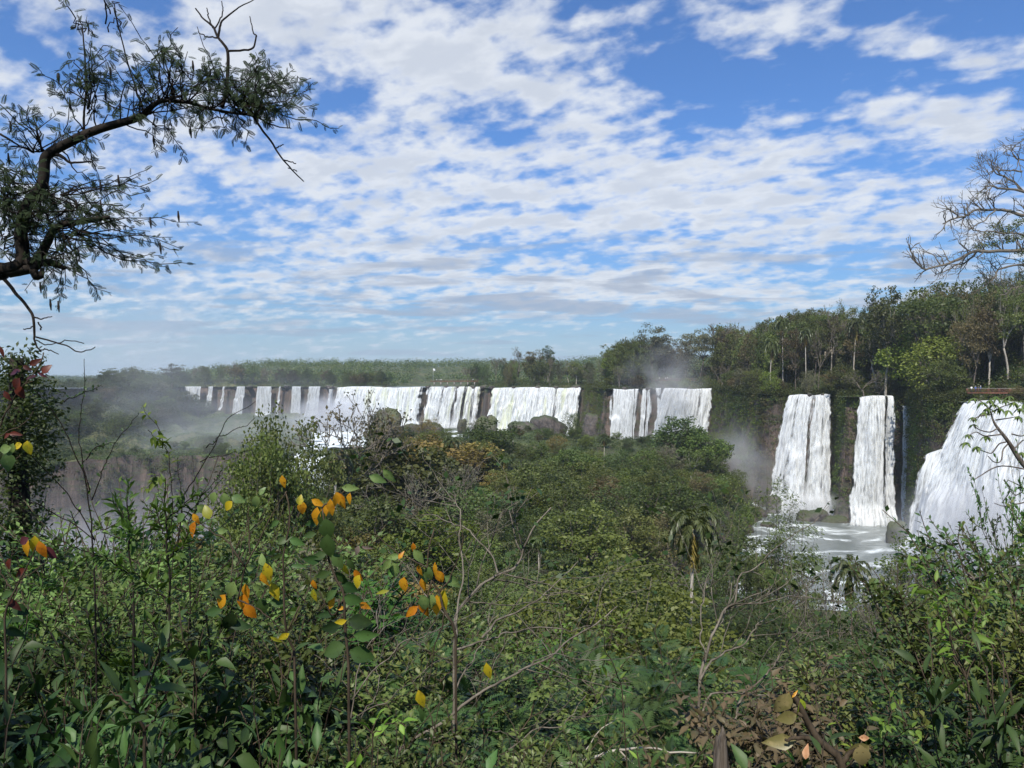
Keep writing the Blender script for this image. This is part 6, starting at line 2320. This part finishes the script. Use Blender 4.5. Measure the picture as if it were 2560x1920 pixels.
def walkway(label, p0, p1, zdeck, n, piers=2, width=1.6, u=0, rail_h=1.1):
    p0, p1 = np.array([*p0, 0.0]), np.array([*p1, 0.0])
    base = np.array([(p0[0] + p1[0]) / 2, (p0[1] + p1[1]) / 2, zdeck])
    root = local_root('walkway', base, label, 'walkway', u)
    d = unit(p1 - p0)
    side = np.array([d[1], -d[0], 0])
    off = np.array([base[0], base[1], 0])
    a, e = p0 - off, p1 - off
    b = MB()
    beam(b, a, e, width, .12)
    beam(b, a + side * width * .46 + [0, 0, -.2], e + side * width * .46 + [0, 0, -.2], .1, .26)
    beam(b, a - side * width * .46 + [0, 0, -.2], e - side * width * .46 + [0, 0, -.2], .1, .26)
    b.build('deck', M['deck'], root)
    for s in (-1, 1):
        o_ = side * s * width * .5
        for k in range(n + 1):
            b = MB()
            c = a + (e - a) * k / n + o_
            beam(b, c + [0, 0, .06], c + [0.0001, 0, rail_h], .09, .09)
            b.build('post', M['rail'], root)
        b = MB()
        beam(b, a + o_ + [0, 0, rail_h + .04], e + o_ + [0, 0, rail_h + .04], .12, .07)
        b.build('handrail', M['railtop'], root)
        for hh in (.35, .62, .86):
            b = MB()
            beam(b, a + o_ * 1.03 + [0, 0, hh], e + o_ * 1.03 + [0, 0, hh], .045, .045)
            b.build('rail', M['rail'], root)
    for k in range(piers):
        b = MB()
        c = a + (e - a) * (k + .5) / piers
        box(b, c + [0, 0, -1.9], (.9, .7, 3.0))
        b.build('pier', M['concrete'], root)
    return root


def person(x, y, z, face, label, u, top='blue', hat=None, lean=0.0, h=1.72, bag=None):
    """one continuous body grown from a skeleton of tapering tubes, with clothes and hair as children"""
    root = empty('person', (x, y, z), face, h / 1.72)
    tag(root, label, 'person', None, u)
    bm_v = [(0, 0, .92), (0, 0, 1.12), (0, .01, 1.30), (0, .01, 1.44), (0, 0, 1.53), (0, -.01, 1.62), (0, -.01, 1.71),
            (.10, 0, .88), (.11, -.02, .50), (.12, .03, .09), (.12, -.12, .04), (-.10, 0, .88), (-.11, -.02, .50), (-.11, .03, .09), (-.11, -.12, .04),
            (.19, .01, 1.42), (.24, .0, 1.16), (.20, -.22, 1.06), (-.19, .01, 1.42), (-.24, .0, 1.16), (-.20, -.22, 1.06)]
    ed = [(0, 1), (1, 2), (2, 3), (3, 4), (4, 5), (5, 6), (0, 7), (7, 8), (8, 9), (9, 10), (0, 11), (11, 12), (12, 13), (13, 14), (3, 15), (15, 16), (16, 17), (3, 18), (18, 19), (19, 20)]
    rad = [.15, .13, .155, .13, .055, .095, .085, .095, .062, .042, .04, .095, .062, .042, .04, .065, .042, .034, .065, .042, .034]
    me = bpy.data.meshes.new('body')
    me.from_pydata(bm_v, ed, [])
    o = bpy.data.objects.new('body', me)
    COL.objects.link(o)
    o.parent = root
    o.modifiers.new('skin', 'SKIN')
    for k, sv_ in enumerate(me.skin_vertices[0].data):
        sv_.radius = (rad[k], rad[k] * .85)
        sv_.use_root = k == 0
    ss = o.modifiers.new('sub', 'SUBSURF')
    ss.levels = ss.render_levels = 1
    me.materials.append(M['skin'])
    b = MB()
    tube(b, [(0, 0, .86), (0, 0, 1.0), (0, .01, 1.25), (0, .01, 1.42), (0, .01, 1.50)], [.175, .165, .185, .18, .07], 10)
    for s in (-1, 1):
        tube(b, [(s * .15, .01, 1.43), (s * .225, .01, 1.33), (s * .245, 0, 1.17)], [.085, .068, .06], 8)
    b.build('shirt', M[top], root, True)
    b = MB()
    for s in (-1, 1):
        tube(b, [(s * .08, 0, .96), (s * .11, -.01, .70), (s * .115, -.02, .48), (s * .12, .02, .12)], [.125, .098, .078, .062], 8)
    b.build('trousers', M['navy'], root, True)
    b = MB()
    if hat:
        tube(b, [(0, 0, 1.66), (0, 0, 1.70), (0, 0, 1.78), (0, 0, 1.80)], [.16, .12, .10, .03], 10)
        b.build('hat', M[hat], root, True)
    else:
        tube(b, [(0, .03, 1.58), (0, .03, 1.68), (0, .01, 1.76), (0, 0, 1.78)], [.085, .115, .09, .03], 10)
        b.build('hair', M['hair'], root, True)
    return root


# right hand walkway above the nearest waterfall
wz = (HV - 392.5) / F * 206
walkway('rusty red railed walkway above the nearest waterfall at the right edge', ((967 - 512) / F * 208, 208), ((1055 - 512) / F * 200, 200), wz, 8, 3, u=1000)
for (u_, tp, ht, lb) in [(971.5, 'white', None, 'person in white at the left end of the red walkway'), (975.5, 'blue', 'grey_c', 'person in blue shirt and grey hat leaning on the rail'), (978.5, 'navy', None, 'dark clothed person between the blue shirt and white hat'), (980.6, 'blue', 'white', 'person in blue with a bright white hat on the walkway')]:
    yy = 208 - (u_ - 967) * .09 + R.normal() * .2
    person((u_ - 512) / F * yy, yy, wz + .06, R.normal() * .4, lb, u_, tp, ht)
# walkway above the falls in the middle
wz2 = (HV - 378.5) / F * 425
walkway('dull red walkway on piers above the veil of thin strands', ((655 - 512) / F * 425, 425), ((715 - 512) / F * 425, 425), wz2 - 1.0, 8, 5, u=670)
for (u_, lb) in [(659.5, 'tiny white clad visitor, leftmost of those on the dull red walkway'), (665.5, 'tiny visitor in white near the middle of the dull red walkway'), (667.2, 'tiny visitor with white hood beside the middle one')]:
    person((u_ - 512) / F * 425, 425, wz2 - .94, R.normal() * .5, lb, u_, 'white', 'white' if u_ > 667 else None)
# look-out with a flag behind the main falls
wz3 = (HV - 381.5) / F * 590
walkway('low grey walkway on piers behind the mossy gap of the main falls', ((431 - 512) / F * 588, 588), ((478 - 512) / F * 575, 575), wz3 + .2, 9, 7, u=455)
for (u_, tp, lb) in [(436.5, 'white', 'tiny visitor in white, leftmost behind the main falls'), (438.3, 'grey_c', 'tiny visitor in grey, second behind the main falls'), (440.2, 'white', 'tiny visitor in white, third behind the main falls'), (441.6, 'white', 'tiny visitor in white, fourth behind the main falls'), (473, 'white', 'lone tiny visitor right of the others behind the main falls')]:
    yy = 588 - (u_ - 431) / 47 * 13
    person((u_ - 512) / F * yy, yy, wz3 + .26, R.normal() * .6, lb, u_, tp)
fp = np.array([(433.2 - 512) / F * 590, 590, wz3 + .2])
root = local_root('flagpole', fp, 'thin pole with a small white flag at the left end of the far walkway', 'flagpole', 433)
b = MB()
tube(b, [(0, 0, 0), (0, 0, 10.5)], [.09, .05], 6)
b.build('pole', M['white'], root, True)
gx, gz_ = np.meshgrid(np.linspace(0, 1.9, 9), np.linspace(0, 1.6, 6))
v = np.stack([gx * .8, .25 * np.sin(gx * 3.2 + gz_), 8.8 + gz_ - gx * .35], -1).reshape(-1, 3)
i = np.arange(8)[None] + (np.arange(5) * 9)[:, None]
b = MB()
b.add(v, np.stack([i, i + 1, i + 10, i + 9], -1).reshape(-1, 4))
b.build('flag', M['white'], root, True)

# curly white tree on the cliff, left of the nearest waterfall
YW = 222
base = P(947, 432, YW)
root = local_root('curly_white_tree', base, 'white trunked tree with curling bare limbs on the cliff edge', 'tree', 944)
b = MB()
W = [([(947, 436), (946, 418), (943.5, 404), (943, 394), (942, 384), (938, 374)], 1.6), ([(943, 397), (936, 395), (931, 401), (932, 410), (934, 415), (931, 420), (934, 422)], 1.0), ([(943, 398), (950, 398), (951, 404), (948, 409), (950, 414), (956, 416)], .9),
     ([(951, 405), (958, 404), (964, 401)], .7), ([(943, 392), (936, 388), (930, 384), (926, 380)], .7), ([(942, 386), (950, 382), (956, 376)], .6), ([(942, 384), (945, 376), (952, 370)], .6)]
for l, r in W:
    tube(b, spline(pix(l, YW) - base, len(l) * 4), np.linspace(r, r * .6, len(l) * 4) / F * YW, 6)
b.build('branches', M['pale'], root, True)
b = MB()
rng = np.random.default_rng(4)
leaf_cloud(b, np.array([P(u_, v_, YW) - base for u_, v_ in [(928, 376), (934, 372), (940, 370), (947, 371), (953, 370), (958, 376), (950, 378), (936, 380), (943, 378), (960, 384), (926, 382), (964, 400)]]), 1.1, 900, .32, rng, .6)
b.build('crown', M['grey'], root)

# ---- unseen trees added behind the viewpoint to shade the nearest shrubs
for k, (x, y, sc_, lab) in enumerate([(-7.0, -6.0, 1.6, 'unseen big leafy tree added behind the viewpoint on the left, shading the shrubs'), (6.8, -7.2, 1.6, 'big leafy tree behind the viewpoint on the right')]):
    place('near', x, y, float(terrain(x, y)), sc_, 'deep', k, rz=k * 1.3, label=lab, sx=sc_)


# ------------------------------------------------------------------ air: haze and spray
def vol_box(name, lo, hi, density, color):
    lo, hi = np.array(lo, float), np.array(hi, float)
    b = MB()
    box(b, (lo + hi) / 2, hi - lo)
    m, t, out = mat_new(name + '_air')
    v = t.node('ShaderNodeVolumePrincipled')
    v.inputs['Color'].default_value = (*color, 1)
    v.inputs['Density'].default_value = density
    v.inputs['Anisotropy'].default_value = 0.2
    t.l.new(v.outputs[0], out.inputs['Volume'])
    o = b.build(name, m)
    return o


stuff(vol_box('haze', (-5400, -540, -90), (5400, 6200, 150), 0.00011, (.80, .90, 1.0)), 'thin blue haze over the whole valley', 'haze')


def mist(c, r, density, label, nscale=1.6, lo=.38, hi=.62, soft=1.0):
    n, m_ = 20, 12
    th = np.linspace(0, 2 * np.pi, n, endpoint=False)
    ph = np.linspace(-np.pi / 2, np.pi / 2, m_)
    T, Q = np.meshgrid(th, ph)
    v = np.stack([np.cos(Q) * np.cos(T), np.cos(Q) * np.sin(T), np.sin(Q)], -1).reshape(-1, 3)
    i = (np.arange(m_ - 1) * n)[:, None]
    j = np.arange(n)[None]
    b = MB()
    b.add(v, np.stack([i + j, i + (j + 1) % n, i + n + (j + 1) % n, i + n + j], -1).reshape(-1, 4))
    m, t, out = mat_new('spray_mist')
    co = t.node('ShaderNodeTexCoord').outputs['Object']
    ln = t.node('ShaderNodeVectorMath', operation='LENGTH')
    t.l.new(co, ln.inputs[0])
    fall_ = t.sm(ln.outputs['Value'], 0.98, 0.15)
    seed = t.node('ShaderNodeObjectInfo').outputs['Random']
    nv = t.node('ShaderNodeVectorMath', operation='ADD')
    t.l.new(co, nv.inputs[0])
    t.l.new(t.vec(t.m('MULTIPLY', seed, 40.0), 0.0, 0.0), nv.inputs[1])
    nn = t.noise(nv.outputs[0], nscale, 4, 0.55, 0.3)
    d = t.m('MULTIPLY', t.m('POWER', fall_, 1.3), t.sm(nn, lo, hi))
    vv = t.node('ShaderNodeVolumePrincipled')
    vv.inputs['Color'].default_value = (.97, .98, 1, 1)
    vv.inputs['Anisotropy'].default_value = 0.1
    t.l.new(t.m('MULTIPLY', d, density), vv.inputs['Density'])
    t.l.new(vv.outputs[0], out.inputs['Volume'])
    o = b.build('mist', m)
    o.location = c
    o.scale = r
    o['kind'] = 'stuff'
    o['label'] = label
    o['category'] = 'mist'
    return o


mist((126, 186, -42), (36, 26, 25), .13, 'thick white spray boiling at the foot of the nearest waterfall', lo=.3, hi=.5)
mist((112, 268, -46), (26, 18, 11), .10, 'low spray at the foot of the four stranded waterfall')
mist((90, 300, -34), (26, 42, 24), .035, 'thin spray drifting in front of the cliff left of the four stranded waterfall')
mist((78, 384, 0), (30, 20, 27), .045, 'spray plume rising above the veil of thin strands')
mist((70, 385, -32), (40, 16, 16), .05, 'spray in front of the veil of thin strands')
mist((-126, 525, -25), (46, 36, 22), .10, 'bright spray at the left foot of the widest curtain', lo=.3, hi=.5)
mist((-30, 528, -33), (92, 26, 14), .08, 'spray along the foot of the main falls')
mist((-185, 440, -24), (140, 170, 48), .0045, 'veil of mist over the left terrace and canyon')
mist((-250, 520, 50), (75, 60, 90), .007, 'faint column of mist against the sky on the left')
mist((-125, 240, -60), (100, 80, 34), .016, 'blue grey mist hanging in the left canyon')


# ------------------------------------------------------------------ labels: number the look-alikes from the left
ORD = ['leftmost', 'second', 'third', 'fourth', 'fifth', 'sixth', 'seventh', 'eighth', 'ninth', 'tenth', 'eleventh', 'twelfth', 'thirteenth', 'fourteenth',
       'fifteenth', 'sixteenth', 'seventeenth', 'eighteenth', 'nineteenth', 'twentieth', 'twenty-first', 'twenty-second', 'twenty-third', 'twenty-fourth', 'twenty-fifth']
by = {}
for o, l, u in REG:
    by.setdefault(l, []).append((u if u is not None else 0, o))
for l, g_ in by.items():
    if len(g_) == 1:
        g_[0][1]['label'] = l
    else:
        g_.sort(key=lambda a: a[0])
        for i, (u, o) in enumerate(g_):
            n = len(g_)
            if i == n - 1:
                w = 'rightmost' if n > 2 else 'right of two'
            elif i == 0:
                w = 'leftmost' if n > 2 else 'left of two'
            else:
                w = ORD[min(i, 24)] + ' from left'
            o['label'] = '%s, %s' % (l, w)
        if not g_[0][1].get('group'):
            for _, o in g_:
                o['group'] = l.split(',')[0]
for o, l, u in REG:
    if len(o['label'].split()) > 16:
        print('LONG', o['label'])
